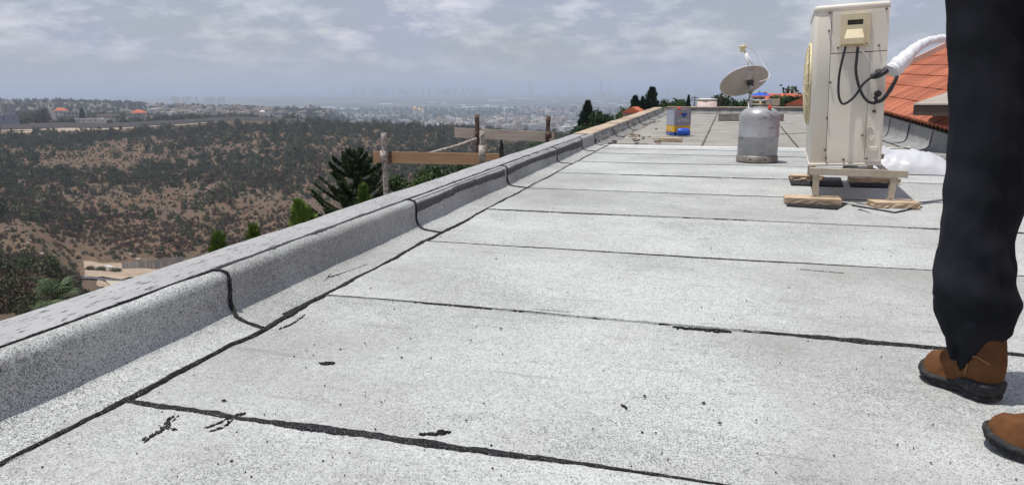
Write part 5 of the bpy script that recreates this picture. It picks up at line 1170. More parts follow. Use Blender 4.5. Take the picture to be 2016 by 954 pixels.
# boots: length axis u runs heel -> toe
def boot(heel, toe, label=None, s=1.0, lift=0.0):
    L_ = (toe-heel).length; ang = math.atan2(toe.y-heel.y, toe.x-heel.x); M = Matrix.Translation(heel) @ Matrix.Rotation(ang, 4, 'Z')
    def outline(t):  # half width along the foot, centre shift
        return np.interp(t, [0, .03, .10, .22, .38, .52, .68, .82, .92, .98, 1.0], [.012, .027, .036, .037, .034, .038, .0465, .047, .038, .020, .004])*s*1.03, np.interp(t, [0, .3, .7, 1], [0, 0, .004, -.004])
    n = 44; ts = [(1-math.cos(math.pi*k/n))/2 for k in range(n+1)]
    def loop(zf, grow):
        pts = []
        for t_ in ts: w_, c_ = outline(t_); pts.append(((t_-.5)*(L_+2*grow)+L_/2, c_+w_+grow, zf(t_)))
        for t_ in ts[::-1][1:-1]: w_, c_ = outline(t_); pts.append(((t_-.5)*(L_+2*grow)+L_/2, c_-w_-grow, zf(t_)))
        return [M @ Vector(p) for p in pts]
    spring = lambda t_: .016*max(0, (t_-.72)/.28)**1.6 + lift*t_ + .004*(.32 < t_ < .40)
    st_ = lambda z: (lambda t_: z + spring(t_))
    thick = lambda t_: (.046 if t_ < .26 else .046-.020*min(1, (t_-.26)/.2)) + spring(t_)
    mb = MB(); mb.loft([loop(st_(.0), -.002), loop(st_(.003), .003), loop(st_(.011), .002), loop(st_(.013), -.001), loop(lambda t_: .016+spring(t_), .004), loop(lambda t_: thick(t_)-.012, .006), loop(lambda t_: thick(t_)-.004, .006), loop(lambda t_: thick(t_), .001)], 0, True)
    b = thing_part('boot', person, label)
    bu = b
    # upper
    top = lambda t_: np.interp(t_, [0, .06, .18, .34, .44, .52, .64, .80, .92, .98, 1.0], [.165, .175, .18, .175, .140, .108, .086, .074, .062, .046, .036])*s
    mb2 = MB(); rings = []
    for k in range(0, 15):
        f = k/14; g_ = math.sin(min(1, f)*math.pi/2)
        pts = []
        for side_ in (1, -1):
            seq = ts if side_ == 1 else ts[::-1][1:-1]
            for t_ in seq:
                w_, c_ = outline(t_); z = thick(t_)-.006 + (top(t_)+spring(t_)-thick(t_)+.006)*f
                bulge = np.interp(f, [0, .25, .6, 1], [1.0, 1.02, .93, .85 if t_ < .45 else .0])
                if t_ > .45: bulge = math.sqrt(max(0, 1-(f*.98)**2.4))
                xs_ = (t_-.5)*L_*(1 - .05*f*(t_ > .9)) + L_/2
                # leather creases across the vamp and round the ankle
                cr_ = .0022*math.sin(z*160 + t_*20)*(.35 < t_ < .62) + .002*mn.noise(Vector((t_*9, side_*2.0, z*30)))
                if t_ < .12: xs_ += .012*f*(1-t_/.12) - .010*math.sin(f*math.pi)*(1-t_/.12)
                pts.append(M @ Vector((xs_, c_ + side_*(w_*bulge*(.97) + cr_), z)))
        rings.append(pts)
    mb2.loft(rings, 0, True)
    b.data = mb2.mesh('boot', M_boot)
    mb.build('sole', M_sole, b)
    # stitching seam and tongue/collar
    mb3 = MB(); t_ = .40
    for side_ in (1, -1):
        pts = []
        for f in np.linspace(0, 1, 12):
            w_, c_ = outline(.30+.1*f); z = .05+.10*f*s; pts.append(M @ Vector(((.30-.05*f)*L_, c_ + side_*(w_*(.99)+.0012), z)))
        mb3.tube(pts, .0011, 5)
        pts = []
        for f in np.linspace(0, 1, 12):
            w_, c_ = outline(.02+.28*f); z = .092+.012*math.sin(f*3); pts.append(M @ Vector(((.02+.28*f)*L_, c_ + side_*(w_*.985+.0015), z)))
        mb3.tube(pts, .0011, 5)
    mb3.build('stitching', mat('tan_thread', (.45, .25, .12), .8), b)
    return b
def thing_part(name, parent, label):
    o = bpy.data.objects.new(name, bpy.data.meshes.new(name)); C.objects.link(o); o.parent = parent
    if label: o['label'] = label
    return o
h1 = G(1968, 795)-pc; t1 = G(1832, 738)-pc
h1.z = t1.z = 0.002; dirb = (t1-h1).normalized(); h1 = h1 + dirb*.004 + Vector((-.008, -.004, 0)); t1 = h1 + dirb*.186
boot(h1, t1, s=.98)
t2 = G(1936, 872)-pc; t2.z = .002; t2 = t2 + dirb*.0; h2 = t2 - Vector((dirb.x*.80-.02, dirb.y*.55, 0)).normalized()*-.0
d2_ = (Vector((-.80, .42, 0))).normalized(); boot(t2-d2_*.245, t2, s=.95)

# ================================================================== TIMBER GUARD FRAMES beyond the parapet
def plank(name, a, b, hgt, thk, m, parent, seed):
    """board between two points, vertical height hgt, thickness thk, slightly worn"""
    rs = random.Random(seed); d = (b-a); n = 24; side_ = Vector((d.y, -d.x, 0)).normalized()*thk*.5; rings = []
    for k in range(n+1):
        p = a + d*(k/n); e1 = rs.uniform(-1, 1)*hgt*.02; e2 = rs.uniform(-1, 1)*hgt*.02
        rings.append([p - side_ + Vector((0, 0, -hgt/2+e1)), p + side_ + Vector((0, 0, -hgt/2+e1)), p + side_ + Vector((0, 0, hgt/2+e2)), p - side_ + Vector((0, 0, hgt/2+e2))])
    mb = MB(); mb.loft(rings, 0, False); return mb.build(name, m, parent)
Yf = 10.2; s0 = PY(755, 300, Yf)
f1 = thing('timber_guard_frame', 'nearer timber guard of two splashed posts and one orange-brown plank beyond the parapet', 'scaffold guard', (s0.x, Yf, -8.2))
B1 = f1.location.copy()
def post(px_top, py_top, Y, r, m, parent, base, px_lo=None, py_lo=None, sleeve=None):
    a = PY(px_top, py_top, Y); lo = PY(px_lo or px_top, py_lo or py_top+120, Y); dirn = (lo-a).normalized() if px_lo else Vector((0, 0, -1)); e = a + dirn*((a.z+8.3)/abs(dirn.z))
    pts = [a + (e-a)*f for f in np.concatenate([np.linspace(0, .12, 14), np.linspace(.15, 1, 8)])]; mb = MB(); rr_ = [r*(1+.05*math.sin(i*2.1)) for i in range(len(pts))]
    mb.tube([p-base for p in pts], rr_, 14); o = mb.build('post', m, parent)
    if sleeve:
        p0_, p1_ = PY(px_top, sleeve[0], Y), PY(px_top, sleeve[1], Y); mb = MB(); mb.tube([p0_-base, p1_-base], r*1.35, 14); mb.build('sleeve', m, o)
    return o
post(755, 262, Yf, .040, M_post, f1, B1, sleeve=(297, 321)); post(949, 258, Yf, .038, M_post, f1, B1, sleeve=(286, 322))
plank('board', PY(735, 309, Yf+.06)-B1, PY(983, 314, Yf+.30)-B1, .175, .03, M_wood1, f1, 1)
mb = MB(); mb.box((-.006, -.006, -.09), (.03, .03, .09), M=Matrix.Translation(PY(766, 309, Yf+.03)-B1)); mb.build('cleat', M_post2, f1)
Yb2 = 12.4; s0 = PY(938, 260, Yb2)
f2 = thing('timber_guard_frame', 'farther timber guard of two rusty posts with a pale dirty plank and a sloping brace', 'scaffold guard', (s0.x, Yb2, -8.2)); B2 = f2.location.copy()
post(939, 225, Yb2, .042, M_post2, f2, B2); post(1080, 228, Yb2, .040, M_post2, f2, B2, 1077, 278, sleeve=(258, 272))
plank('board', PY(895, 261, Yb2-.05)-B2, PY(1091, 270, Yb2+.25)-B2, .175, .03, M_wood2, f2, 2)
mb = MB(); mb.tube([PY(938, 273, Yb2-.1)-B2, PY(900, 287, Yb2-.4)-B2, PY(842, 303, Yb2-.9)-B2], .026, 10); mb.build('brace', M_post, f2)
mb = MB()
for k in range(3): mb.tube([PY(933+k*3, 258, Yb2-.1)-B2, PY(939, 264+k*2, Yb2-.12)-B2, PY(931+k*5, 272, Yb2-.1)-B2], .007, 5)
mb.build('wire_tie', M_post2, f2)

# ================================================================== TREES
def crown_mesh(name, m, clusters, n, leaf, r0, r1, squash=1.0):
    """leaf quads gathered round cluster centres"""
    cl = np.array(clusters); k = rng.integers(0, len(cl), n); p = rng.normal(size=(n, 3)); p /= np.linalg.norm(p, axis=1)[:, None]
    c = cl[k] + p*(rng.uniform(r0, r1, (n, 1)))*np.array([1, 1, squash]); V_, F_ = quads(c, rng.uniform(.6, 1.4, n)*leaf); return big_mesh(name, V_, F_, m)
def broad_tree(loc, h, w_, label, leafm, seed, group=None, n=2600, leaf=None, trunk_h=.3, name='tree', cat='tree'):
    rs = np.random.default_rng(seed); root = thing(name, label, cat, loc, rs.uniform(0, 6), group)
    cl = []; trunk_h = max(trunk_h, 1-1.25*w_/h)
    for _ in range(30):
        a = rs.uniform(0, 6.28); r = w_*.5*rs.uniform(.15, .8); q_ = rs.uniform(0, 1); z = h*(trunk_h + (.95-trunk_h)*q_) - w_*.06; lim = math.sqrt(max(.06, 1-((q_-.42)/.62)**2)); cl.append((r*lim*math.cos(a), r*lim*math.sin(a), z))
    me = crown_mesh('crown', leafm, cl, int(n*1.7), leaf or w_*.058, w_*.03, w_*.17); link('crown', me, root)
    mb = MB(); mb.tube([(0, 0, -1.0), (.01*w_, 0, h*.2), (.02*w_, .02*w_, h*.45), (0, .03*w_, h*.8)], [.045*h*.6, .035*h*.6, .025*h*.6, .006*h], 9)
    for c in cl[:8]: mb.tube([(.01*w_, 0, h*.25), (c[0]*.5, c[1]*.5, c[2]*.75), c], [.02*h*.6, .012*h*.6, .004*h], 6)
    mb.build('trunk', M_bark, root); return root
def conic_tree(loc, h, r, label, leafm, seed, group=None, n=2600, pow_=.75, name='cypress_tree', leaf=None, lean=0, cat='tree', ch=None):
    ch = ch or h
    rs = np.random.default_rng(seed); root = thing(name, label, cat, loc, (0, lean, rs.uniform(0, 6)), group)
    z = rs.uniform(0.02, 1, n)**.85; rad = r*np.clip(1-z, 0, 1)**pow_*(.75+.35*np.sin(z*23+seed)**2*rs.uniform(.3, 1, n)); a = rs.uniform(0, 6.28, n)
    rad = rad*np.sqrt(rs.uniform(.35, 1.15, n)); bumpy = 1+.25*np.sin(a*3+z*14+seed); rad *= bumpy
    c = np.column_stack([rad*np.cos(a), rad*np.sin(a), h-ch+z*ch]); s = (leaf or r*.16)*rs.uniform(.6, 1.4, n)
    # upright leaf blades
    up = np.column_stack([np.cos(a)*.45, np.sin(a)*.45, np.ones(n)]) + rs.normal(size=(n, 3))*.25; up /= np.linalg.norm(up, axis=1)[:, None]
    t_ = np.cross(up, rs.normal(size=(n, 3))); t_ /= np.linalg.norm(t_, axis=1)[:, None]
    V_ = np.stack([c-up*s[:, None]*.8, c+t_*s[:, None]*.3, c+up*s[:, None]*1.1, c-t_*s[:, None]*.3], 1).reshape(-1, 3)
    me = big_mesh('crown', V_, np.arange(4*n).reshape(-1, 4), leafm); link('crown', me, root)
    mb = MB(); mb.tube([(0, 0, -1), (0, 0, h*.5), (0, 0, h*.97)], [.03*h*.5+.03, .02*h*.5, .004*h], 8); mb.build('trunk', M_bark, root); return root
GZ = -8.4
def thuja(px, py, d, r, lab, n=3600):
    top = PD(px, py, d); h = top.z-GZ; conic_tree((top.x, top.y, GZ), h, r, lab, M_leaf_thuja, int(px), n=n, pow_=.62, name='thuja', leaf=.10)
thuja(588, 403, 11.5, .95, 'largest bright green thuja rising above the parapet left of the dark conifer', 7000)
thuja(499, 450, 11, .62, 'small bright green thuja tip between two larger ones above the parapet', 5000)
thuja(428, 467, 10.6, .72, 'bright green thuja above the parapet, farthest left of the three together', 6000)
thuja(715, 370, 13, .75, 'bright green thuja in front of the dark layered conifer beside the splashed post', 5000)
thuja(610, 418, 11.8, .6, 'low bright green thuja tip just right of the largest one', 4000)
def shrub(px, py, d, w_, lab, m=M_leaf_yel, n=1500, cat='shrub'):
    top = PD(px, py, d); h = top.z-GZ; rs = np.random.default_rng(int(px)); root = thing('shrub', lab, cat, (top.x, top.y, GZ))
    cl = [(w_*rs.uniform(-.4, .4), w_*rs.uniform(-.4, .4), h*rs.uniform(.82, .97)) for _ in range(14)]; link('crown', crown_mesh('crown', m, cl, n, min(.10, w_*.11), 0, w_*.22), root)
    mb = MB(); mb.tube([(0, 0, -.5), (0, 0, h*.9)], [.05, .02], 6)
    for c in cl[:6]: mb.tube([(0, 0, h*.5), c], [.02, .008], 5)
    mb.build('stem', M_bark, root)
shrub(18, 612, 9.5, .55, 'yellow-green leafy shrub tip at the far left edge above the parapet')
shrub(352, 517, 11, .42, 'tiny yellow-green shoots peeking over the parapet left of the thujas')
shrub(300, 543, 11, .28, 'smallest yellow-green shoot over the parapet above the gravel yard')
shrub(880, 330, 24, 2.6, 'broad green shrub behind the orange-brown plank', M_leaf_mid, 9000)
shrub(800, 352, 22, 1.6, 'green leafy branches beside the splashed post', M_leaf_mid, 6000)
# araucaria with layered upswept branches
at = PD(698, 300, 20); ar = thing('araucaria_tree', 'dark green layered conifer with upswept branches behind the parapet', 'tree', (at.x, at.y, GZ)); ah = at.z-GZ
mb = MB(); mb.tube([(0, 0, -.5), (.02, 0, ah*.6), (0, 0, ah*.98)], [.16, .09, .02], 10); mb.build('trunk', M_bark, ar)
bv, bf = [], []; mbb = MB(); rs = np.random.default_rng(4)
tiers = [(.985, .22), (.965, .36), (.94, .52), (.915, .68), (.89, .80), (.86, .95), (.83, 1.05), (.79, 1.25), (.745, 1.45), (.70, 1.7), (.65, 1.85), (.58, 2.05), (.5, 2.2)]
C_, S_, U_ = [], [], []
for ti, (zf, Lb) in enumerate(tiers):
    nb_ = 5 + (ti > 2) + (ti > 5)
    for k in range(nb_):
        a = 2*math.pi*(k+.5*(ti % 2)+rs.uniform(-.2, .2))/nb_; Lk = Lb*rs.uniform(.82, 1.12); dirn = Vector((math.cos(a), math.sin(a), 0)); z0 = ah*zf - .12*Lb
        P = [Vector((0, 0, z0)) + dirn*(Lk*f) + Vector((0, 0, Lk*(.10*f + .42*f*f))) for f in np.linspace(0, 1, 9)]
        mbb.tube(P, [.030*(1-.75*f)*(0.5+Lb*.4) for f in np.linspace(0, 1, 9)], 5)
        sidev = Vector((-dirn.y, dirn.x, 0))
        for f in np.linspace(.15, 1.0, int(12+Lk*16)):
            q = Vector((0, 0, z0)) + dirn*(Lk*f) + Vector((0, 0, Lk*(.10*f+.42*f*f))); tl = .27*(1.05-.45*f)*min(1, Lb*.8)
            for s in (-1, 1):
                # hanging then upturned branchlets
                tip = q + sidev*(s*tl*.55) + Vector((0, 0, (-.55 if ti > 3 else .30)*tl + .12*f)) + dirn*tl*.25
                for g_ in np.linspace(.08, 1, 17):
                    c = q.lerp(tip, g_); C_.append(c); U_.append((tip-q).normalized() + Vector(rs.normal(size=3)*.5)); S_.append(.042)
C_ = np.array(C_); U_ = np.array(U_); U_ /= np.linalg.norm(U_, axis=1)[:, None]; S_ = np.array(S_)[:, None]*rs.uniform(.7, 1.3, (len(C_), 1))
T_ = np.cross(U_, rs.normal(size=C_.shape)); T_ /= np.linalg.norm(T_, axis=1)[:, None]
V_ = np.stack([C_-U_*S_, C_+T_*S_*.45, C_+U_*S_*1.2, C_-T_*S_*.45], 1).reshape(-1, 3)
link('crown', big_mesh('crown', V_, np.arange(len(V_)).reshape(-1, 4), M_leaf_arau), ar); mbb.build('branches', M_bark, ar)
# fan palm
ptop = PD(112, 566, 27); pl_ = thing('fan_palm', 'fan palm with drooping green fronds below the parapet at the far left', 'palm tree', (ptop.x, ptop.y, GZ-1.5)); hh = ptop.z-GZ+1.5-.5
mb = MB(); mb.tube([(0, 0, 0), (.05, 0, hh*.5), (0, 0, hh)], [.2, .16, .14], 10); mb.build('trunk', M_bark, pl_)
def frond():
    mb = MB(); st = Vector((0, 0, 0)); e_ = Vector((.75, 0, .30)); mb.tube([st, Vector((.4, 0, .22)), e_], [.02, .015, .01], 5)
    for k in range(17):
        a = R(-105 + 210*k/16); d_ = Vector((math.cos(a), math.sin(a), 0)); l_ = .62*(1-.12*abs(math.cos(a*1.3))); p1 = e_ + d_*l_*.6 + Vector((0, 0, .03)); p2 = e_ + d_*l_ + Vector((0, 0, -.20)); w_ = Vector((-d_.y, d_.x, 0))*.035
        mb.add([e_, p1+w_, p1-w_+Vector((0, 0, -.012)), p2, p1+Vector((0, 0, -.02))], [(0, 1, 4), (0, 4, 2), (1, 3, 4), (4, 3, 2)])
    return mb.mesh('frond', M_leaf_palm)
FR = frond()
for k in range(26):
    el = [.9, .45, .05, -.45][k % 4]+rs.uniform(-.15, .15); link('frond', FR, pl_, (0, 0, hh), (0, -el, k*2.4+rs.uniform(-.2, .2)), rs.uniform(.62, .8))
# trees at the right, beyond the parapet
def gz_at(p): return TZ(p.x, p.y)
def bt(px, py, d, w_, lab, m=M_leaf_dark, n=2600, grp=None, **k):
    t_ = PD(px, py, d); z = gz_at(t_); broad_tree((t_.x, t_.y, z), max(2.0, t_.z-z), w_, lab, m, int(px*7+py), grp, n, **k)
def ct(px, py, d, r, lab, m=M_leaf_cyp, n=2600, pow_=.5, **k):
    t_ = PD(px, py, d); z = gz_at(t_); conic_tree((t_.x, t_.y, z), max(2.0, t_.z-z), r, lab, m, int(px*3), n=n, pow_=pow_, **k)
ct(1157, 204, 92, 2.7, 'dark pointed conifer standing left of the round dark tree beyond the parapet', pow_=1.0, n=6500, ch=6.5, name='conifer_tree')
bt(1186, 213, 90, 6.2, 'dark round tree directly right of the pointed conifer', n=8000)
bt(1150, 238, 88, 6.0, 'low dark tree at the foot of the pointed conifer', n=3600)
bt(1122, 256, 88, 5.0, 'low dark bushy tree at the left end of the dark group by the parapet', n=2600)
bt(1135, 252, 86, 5.5, 'dark leafy bush by the parapet, second from the left of the dark group'); bt(1170, 232, 88, 5.5, 'dense dark tree between the pointed conifer and the parapet'); bt(1198, 226, 90, 5.0, 'dark tree closing the right end of the dark group', n=3000); bt(1098, 272, 84, 5, 'low olive bush where the dark group meets the hillside', M_leaf_mid)
bt(1228, 201, 104, 4.6, 'mid green bushy tree leaning left of the cypress row', M_leaf_mid, 4200)
ct(1251, 192, 108, 2.3, 'leftmost dark cypress of the row behind the red-roofed gable', n=3600, pow_=.6)
ct(1266, 191, 110, 1.3, 'thin split cypress in the middle of the row', n=2600)
ct(1284, 173, 112, 1.6, 'tallest dark cypress of the row', n=4200, pow_=.38)
ct(1275, 200, 111, 2.4, 'short dark cypress filling the foot of the tall one', n=2400)
bt(1308, 196, 118, 5.0, 'low green tree right of the tallest cypress', M_leaf_mid, 3000); bt(1327, 194, 120, 5.4, 'rounded green tree behind the tin and the far parapet', M_leaf_mid, 3000); bt(1343, 197, 118, 4.4, 'small green tree ending the hedge row behind the tin', M_leaf_mid, 2400)
ct(1356, 189, 62, .8, 'small pointed dark cypress left of the utility pole', n=2400, pow_=.8)
bt(1424, 187, 70, 3.6, 'dark tree behind the left edge of the satellite dish', M_leaf_dark, 3600); bt(1446, 192, 66, 3.6, 'dark green tree below the satellite dish', M_leaf_dark, 3000); bt(1466, 194, 68, 3.0, 'green tree right below the dish mast', M_leaf_mid, 2600)
bt(1421, 177, 68, 1.0, 'tuft of dark foliage at the left tip of the dish', M_leaf_dark, 700)
bt(1524, 186, 118, 2.6, 'small dark tree before the gable of the red-roofed villa', M_leaf_dark, 2200); bt(1541, 189, 112, 4.6, 'green tree before the middle of the red-roofed villa', M_leaf_mid, 3000); bt(1566, 190, 108, 4.0, 'dark tree at the right end of the red-roofed villa', M_leaf_dark, 2600); bt(1580, 188, 120, 3.4, 'dark tree between the villa and the air conditioner', M_leaf_dark, 2200)
bt(1500, 196, 116, 2.4, 'low dark bush beneath the blue parasol', M_leaf_dark, 1800)
bt(1700, 176, 130, 6, 'dark tree hidden behind the air conditioner', M_leaf_dark, 1500); bt(1212, 232, 96, 4.2, 'low green bush just over the parapet below the mid green tree', M_leaf_mid, 2000)
ct(987, 277, 150, 1.7, 'small lone cypress on the slope right of the splashed posts', n=2400, pow_=.5)
bt(1062, 268, 150, 7, 'green tree below the right post of the farther guard frame', M_leaf_mid, 2600)
bt(862, 327, 120, 6, 'dark green treetop below the orange-brown plank', M_leaf_mid, 2600)
# valley and ridge trees
bt(100, 505, 205, 9, 'large dark green tree beside the gravel yard in the valley', M_scrub[1], 3000); bt(52, 512, 215, 9, 'dark spreading tree on the near slope left of the yard', M_scrub[1], 2600); bt(10, 520, 200, 8, 'dark tree on the near slope at the far left edge', M_scrub[1], 2400)
for px, py, w_, lab in ((200, 541, 6, 'low dark tree behind the middle of the gravel yard'), (228, 537, 7, 'grey-green tree behind the right part of the gravel yard'), (178, 540, 5, 'small dark tree behind the left lamp post of the yard')):
    bt(px, py, 366, w_, lab, M_scrub[0], 900)
for px, py, d, w_, lab in ((85, 211, 1280, 26, 'dark dense tree left of the red-roofed house behind the barrier'), (70, 218, 1270, 20, 'lower dark tree at the left of the dense one behind the barrier'), (45, 226, 1260, 22, 'long green tree row above the blue-grey shed'), (120, 232, 1240, 26, 'green trees between the barrier and the red-roofed house'), (140, 234, 1230, 20, 'green bushy tree right of the first red-roofed house'), (232, 228, 1250, 18, 'olive-green tree at the end of the greenish building'), (215, 236, 1220, 16, 'low trees behind the middle of the barrier'), (245, 233, 1240, 16, 'tree left of the second red-roofed house'), (300, 233, 1240, 14, 'dark tree right of the second red-roofed house')):
    bt(px, py, d, w_, lab, M_scrub[1], 800, leaf=w_*.07, trunk_h=.1)
ct(160, 213, 1260, 5.5, 'tall dark cypress standing behind the barrier', n=900, pow_=.5, leaf=1.2)

# ================================================================== BUILDINGS
def house_b(name, label, cat, px, py_base, d, w_, dp, h, wallm, roof=None, roofm=None, storeys=2, nwin=3, yaw=0.0, parts=True, pitch=.28, over=.5):
    """base centre at photo point; front faces the camera, window openings recessed panes with frames"""
    p = PD(px, py_base, d); gz = TZ(p.x, p.y); a = math.atan2(p.x, p.y); z0 = min(gz, p.z)-1.0; h = h + (p.z - z0)
    root = thing(name, label, cat, (p.x, p.y, z0), -a + yaw)
    mb = MB(); mb.box((-w_/2, -dp/2, 0), (w_/2, dp/2, h)); mb.build('wall', wallm, root)
    base = (p.z-z0)
    if roof == 'hip' or roof == 'gable':
        rh = pitch*min(w_, dp); e = over; mb = MB(); ins = min(w_, dp)/2*.95 if roof == 'hip' else 0
        mb.add([(-w_/2-e, -dp/2-e, h+.003), (w_/2+e, -dp/2-e, h+.003), (w_/2+e, dp/2+e, h+.003), (-w_/2-e, dp/2+e, h+.003), (-w_/2-e*(ins == 0)+ins, 0, h+rh), (w_/2+e*(ins == 0)-ins, 0, h+rh)], [(3, 2, 1, 0), (0, 1, 5, 4), (1, 2, 5), (2, 3, 4, 5), (3, 0, 4)])
        mb.build('roof', roofm, root)
    else:
        mb = MB(); t_ = .35; mb.box((-w_/2-.15, -dp/2-.15, h+.003), (w_/2+.15, -dp/2+t_, h+.7)); mb.box((-w_/2-.15, dp/2-t_, h+.003), (w_/2+.15, dp/2+.15, h+.7)); mb.box((-w_/2-.15, -dp/2+t_+.01, h+.003), (-w_/2+t_, dp/2-t_-.01, h+.7)); mb.box((w_/2-t_, -dp/2+t_+.01, h+.003), (w_/2+.15, dp/2-t_-.01, h+.7)); mb.build('roof', wallm, root)
    sh = (h-base)/storeys
    for s in range(storeys):
        for k in range(nwin):
            x = -w_/2 + w_*(k+.5)/nwin; ww = min(1.5, w_/nwin*.45)*1.1; zz = base + sh*(s+.35)
            mb = MB(); mb.box((x-ww/2-.12, -dp/2-.08, zz-.12), (x+ww/2+.12, -dp/2-.002, zz+sh*.42+.12)); f = mb.build('window', M_bw, root)
            mb = MB(); mb.box((x-ww/2, -dp/2-.12, zz), (x+ww/2, -dp/2-.083, zz+sh*.42)); mb.build('pane', M_win, f)
    return root
# ridge-top houses behind the barrier
house_b('apartment_house', 'white and grey three-storey block at the far left edge of the ridge', 'building', 13, 222, 1420, 24, 14, 13, M_bg, storeys=3, nwin=3)
house_b('stair_tower', 'pale tall narrow wall at the very left edge beside the grey block', 'building', 1, 226, 1400, 5, 9, 16, M_bw, storeys=3, nwin=1)
house_b('farm_shed', 'blue-grey flat shed just above the left end of the barrier', 'building', 18, 241, 1180, 23, 12, 9, M_shed, storeys=1, nwin=2)
house_b('red_roof_house', 'house with an orange-red hipped roof, nearest the left on the ridge', 'house', 122, 234, 1330, 19, 16, 13, M_bw, 'hip', M_rr, 2, 3)
house_b('flat_house', 'low grey flat-roofed house right of the first red roof', 'house', 141, 234, 1320, 20, 14, 10.5, M_bg, storeys=2, nwin=4)
house_b('flat_house', 'pale house half hidden left of the first red roof', 'house', 103, 229, 1380, 16, 12, 9, M_bw, storeys=2, nwin=2)
house_b('white_shed', 'long low white-roofed shed right of the cypress', 'building', 177, 240, 1250, 38, 12, 4.5, M_bw, storeys=1, nwin=5)
house_b('white_shed', 'short white-roofed shed right of the long one', 'building', 207, 241, 1240, 12, 10, 4, M_bw, storeys=1, nwin=2)
house_b('flat_house', 'long low greenish flat-roofed building behind the barrier', 'building', 214, 236, 1320, 30, 14, 7.5, M_bt, storeys=1, nwin=5)
house_b('dark_shed', 'dark open shed left of the second red roof', 'building', 224, 239, 1250, 17, 10, 4, M_bg, storeys=1, nwin=2)
house_b('red_roof_house', 'house with a broad orange-red hipped roof in the middle of the barrier', 'house', 275, 237, 1300, 23, 17, 12, M_bg, 'hip', M_rr, 2, 3)
house_b('flat_house', 'small white house right of the second red roof', 'house', 293, 238, 1290, 12, 10, 7.5, M_bw, storeys=2, nwin=2)
house_b('flat_house', 'white house cut by the pole left of the second red roof', 'house', 258, 236, 1340, 10, 10, 5.5, M_bw, storeys=1, nwin=2)
house_b('mansion', 'white mansion with a raised centre at the right end of the ridge', 'house', 515, 231, 1700, 30, 18, 8, M_bw, storeys=2, nwin=5)
house_b('flat_house', 'raised centre block of the white mansion', 'house', 517, 226, 1702, 12, 12, 7, M_bw, 'hip', M_bw, 1, 2)
house_b('flat_house', 'long white house right of the mansion', 'house', 543, 233, 1680, 28, 14, 6, M_bw, storeys=1, nwin=6)
house_b('flat_house', 'low white house left of the long warehouse row', 'house', 592, 233, 1650, 22, 14, 7, M_bw, storeys=2, nwin=4)
house_b('flat_house', 'tan low house before the mansion', 'house', 455, 232, 1500, 18, 12, 3.5, M_bt, storeys=1, nwin=3)
for i, (px, py, w_, h, m) in enumerate(((395, 228, 14, 6, M_bt), (415, 230, 12, 5, M_bw), (370, 229, 10, 5, M_bt), (430, 214, 12, 6, M_bw), (350, 217, 12, 6, M_bt))):
    house_b('flat_house', ['tan house among the trees midway along the ridge', 'small pale house among the trees midway along the ridge', 'tiny tan house left of the midway group', 'isolated pale house high on the wooded hill', 'isolated tan house on the wooded hill'][i], 'house', px, py, 1900 if py > 220 else 2500, w_*1.5, 12, h*1.2, m, storeys=2, nwin=3)
# village on the wooded hill (x 290-400)
vr = random.Random(21)
for k in range(80):
    px = vr.uniform(285, 395) if k < 40 else vr.uniform(400, 640); py = vr.uniform(207, 224); d = 2350 + (224-py)*40; p = onterr(px, d)
    mb = MB(); s = vr.uniform(7, 12); mb.box((-s, -s, -4), (s, s, vr.uniform(9, 15))); m = vr.choice([M_bt, M_bt, M_bg, M_bw])
    o = mb.build('village_house', m, None, p, (0, 0, vr.uniform(0, 1.5))); lab = {M_bt: 'tan box house of the hazy village on the wooded hill', M_bg: 'grey box house of the hazy village on the wooded hill', M_bw: 'off-white box house of the hazy village on the wooded hill'}[m]
    tag(o, lab, 'house', lab.split(' of ')[0].replace('house', 'houses') + ' on the wooded hill')
# concrete barrier: panels with raised joints and coping, following the crest
wl = [onterr(px, d) for px, d in wall_px]; P = []
for a, b in zip(wl[:-1], wl[1:]):
    n = max(2, int((b-a).length/3)); P += [a.lerp(b, k/n) for k in range(n)]
bar_ = thing('concrete_barrier', 'long grey concrete panel barrier running along the hill crest', 'wall', tuple(P[0])); B0 = P[0].copy()
def wall_chunk(mb, a, b, h):
    d_ = (b-a).normalized(); n_ = Vector((-d_.y, d_.x, 0)).normalized()*.25; a2, b2 = a+d_*.06, b-d_*.06
    for q in (a2, b2): pass
    za, zb = TZ(a.x, a.y)-.8, TZ(b.x, b.y)-.8; za -= B0.z; zb -= B0.z
    def v(p, z, s): return (p.x-B0.x+n_.x*s, p.y-B0.y+n_.y*s, z)
    mb.add([v(a2, za, 1), v(b2, zb, 1), v(b2, zb, -1), v(a2, za, -1), v(a2, za+h, 1), v(b2, zb+h, 1), v(b2, zb+h, -1), v(a2, za+h, -1)], [(0, 1, 5, 4), (1, 2, 6, 5), (2, 3, 7, 6), (3, 0, 4, 7), (4, 5, 6, 7)])
mb = MB()
for a, b in zip(P[:-1], P[1:]): wall_chunk(mb, a, b, 7.4+.12*math.sin(a.x*.3))
tag(mb.build('concrete_panels', M_barrier, bar_), kind='stuff')
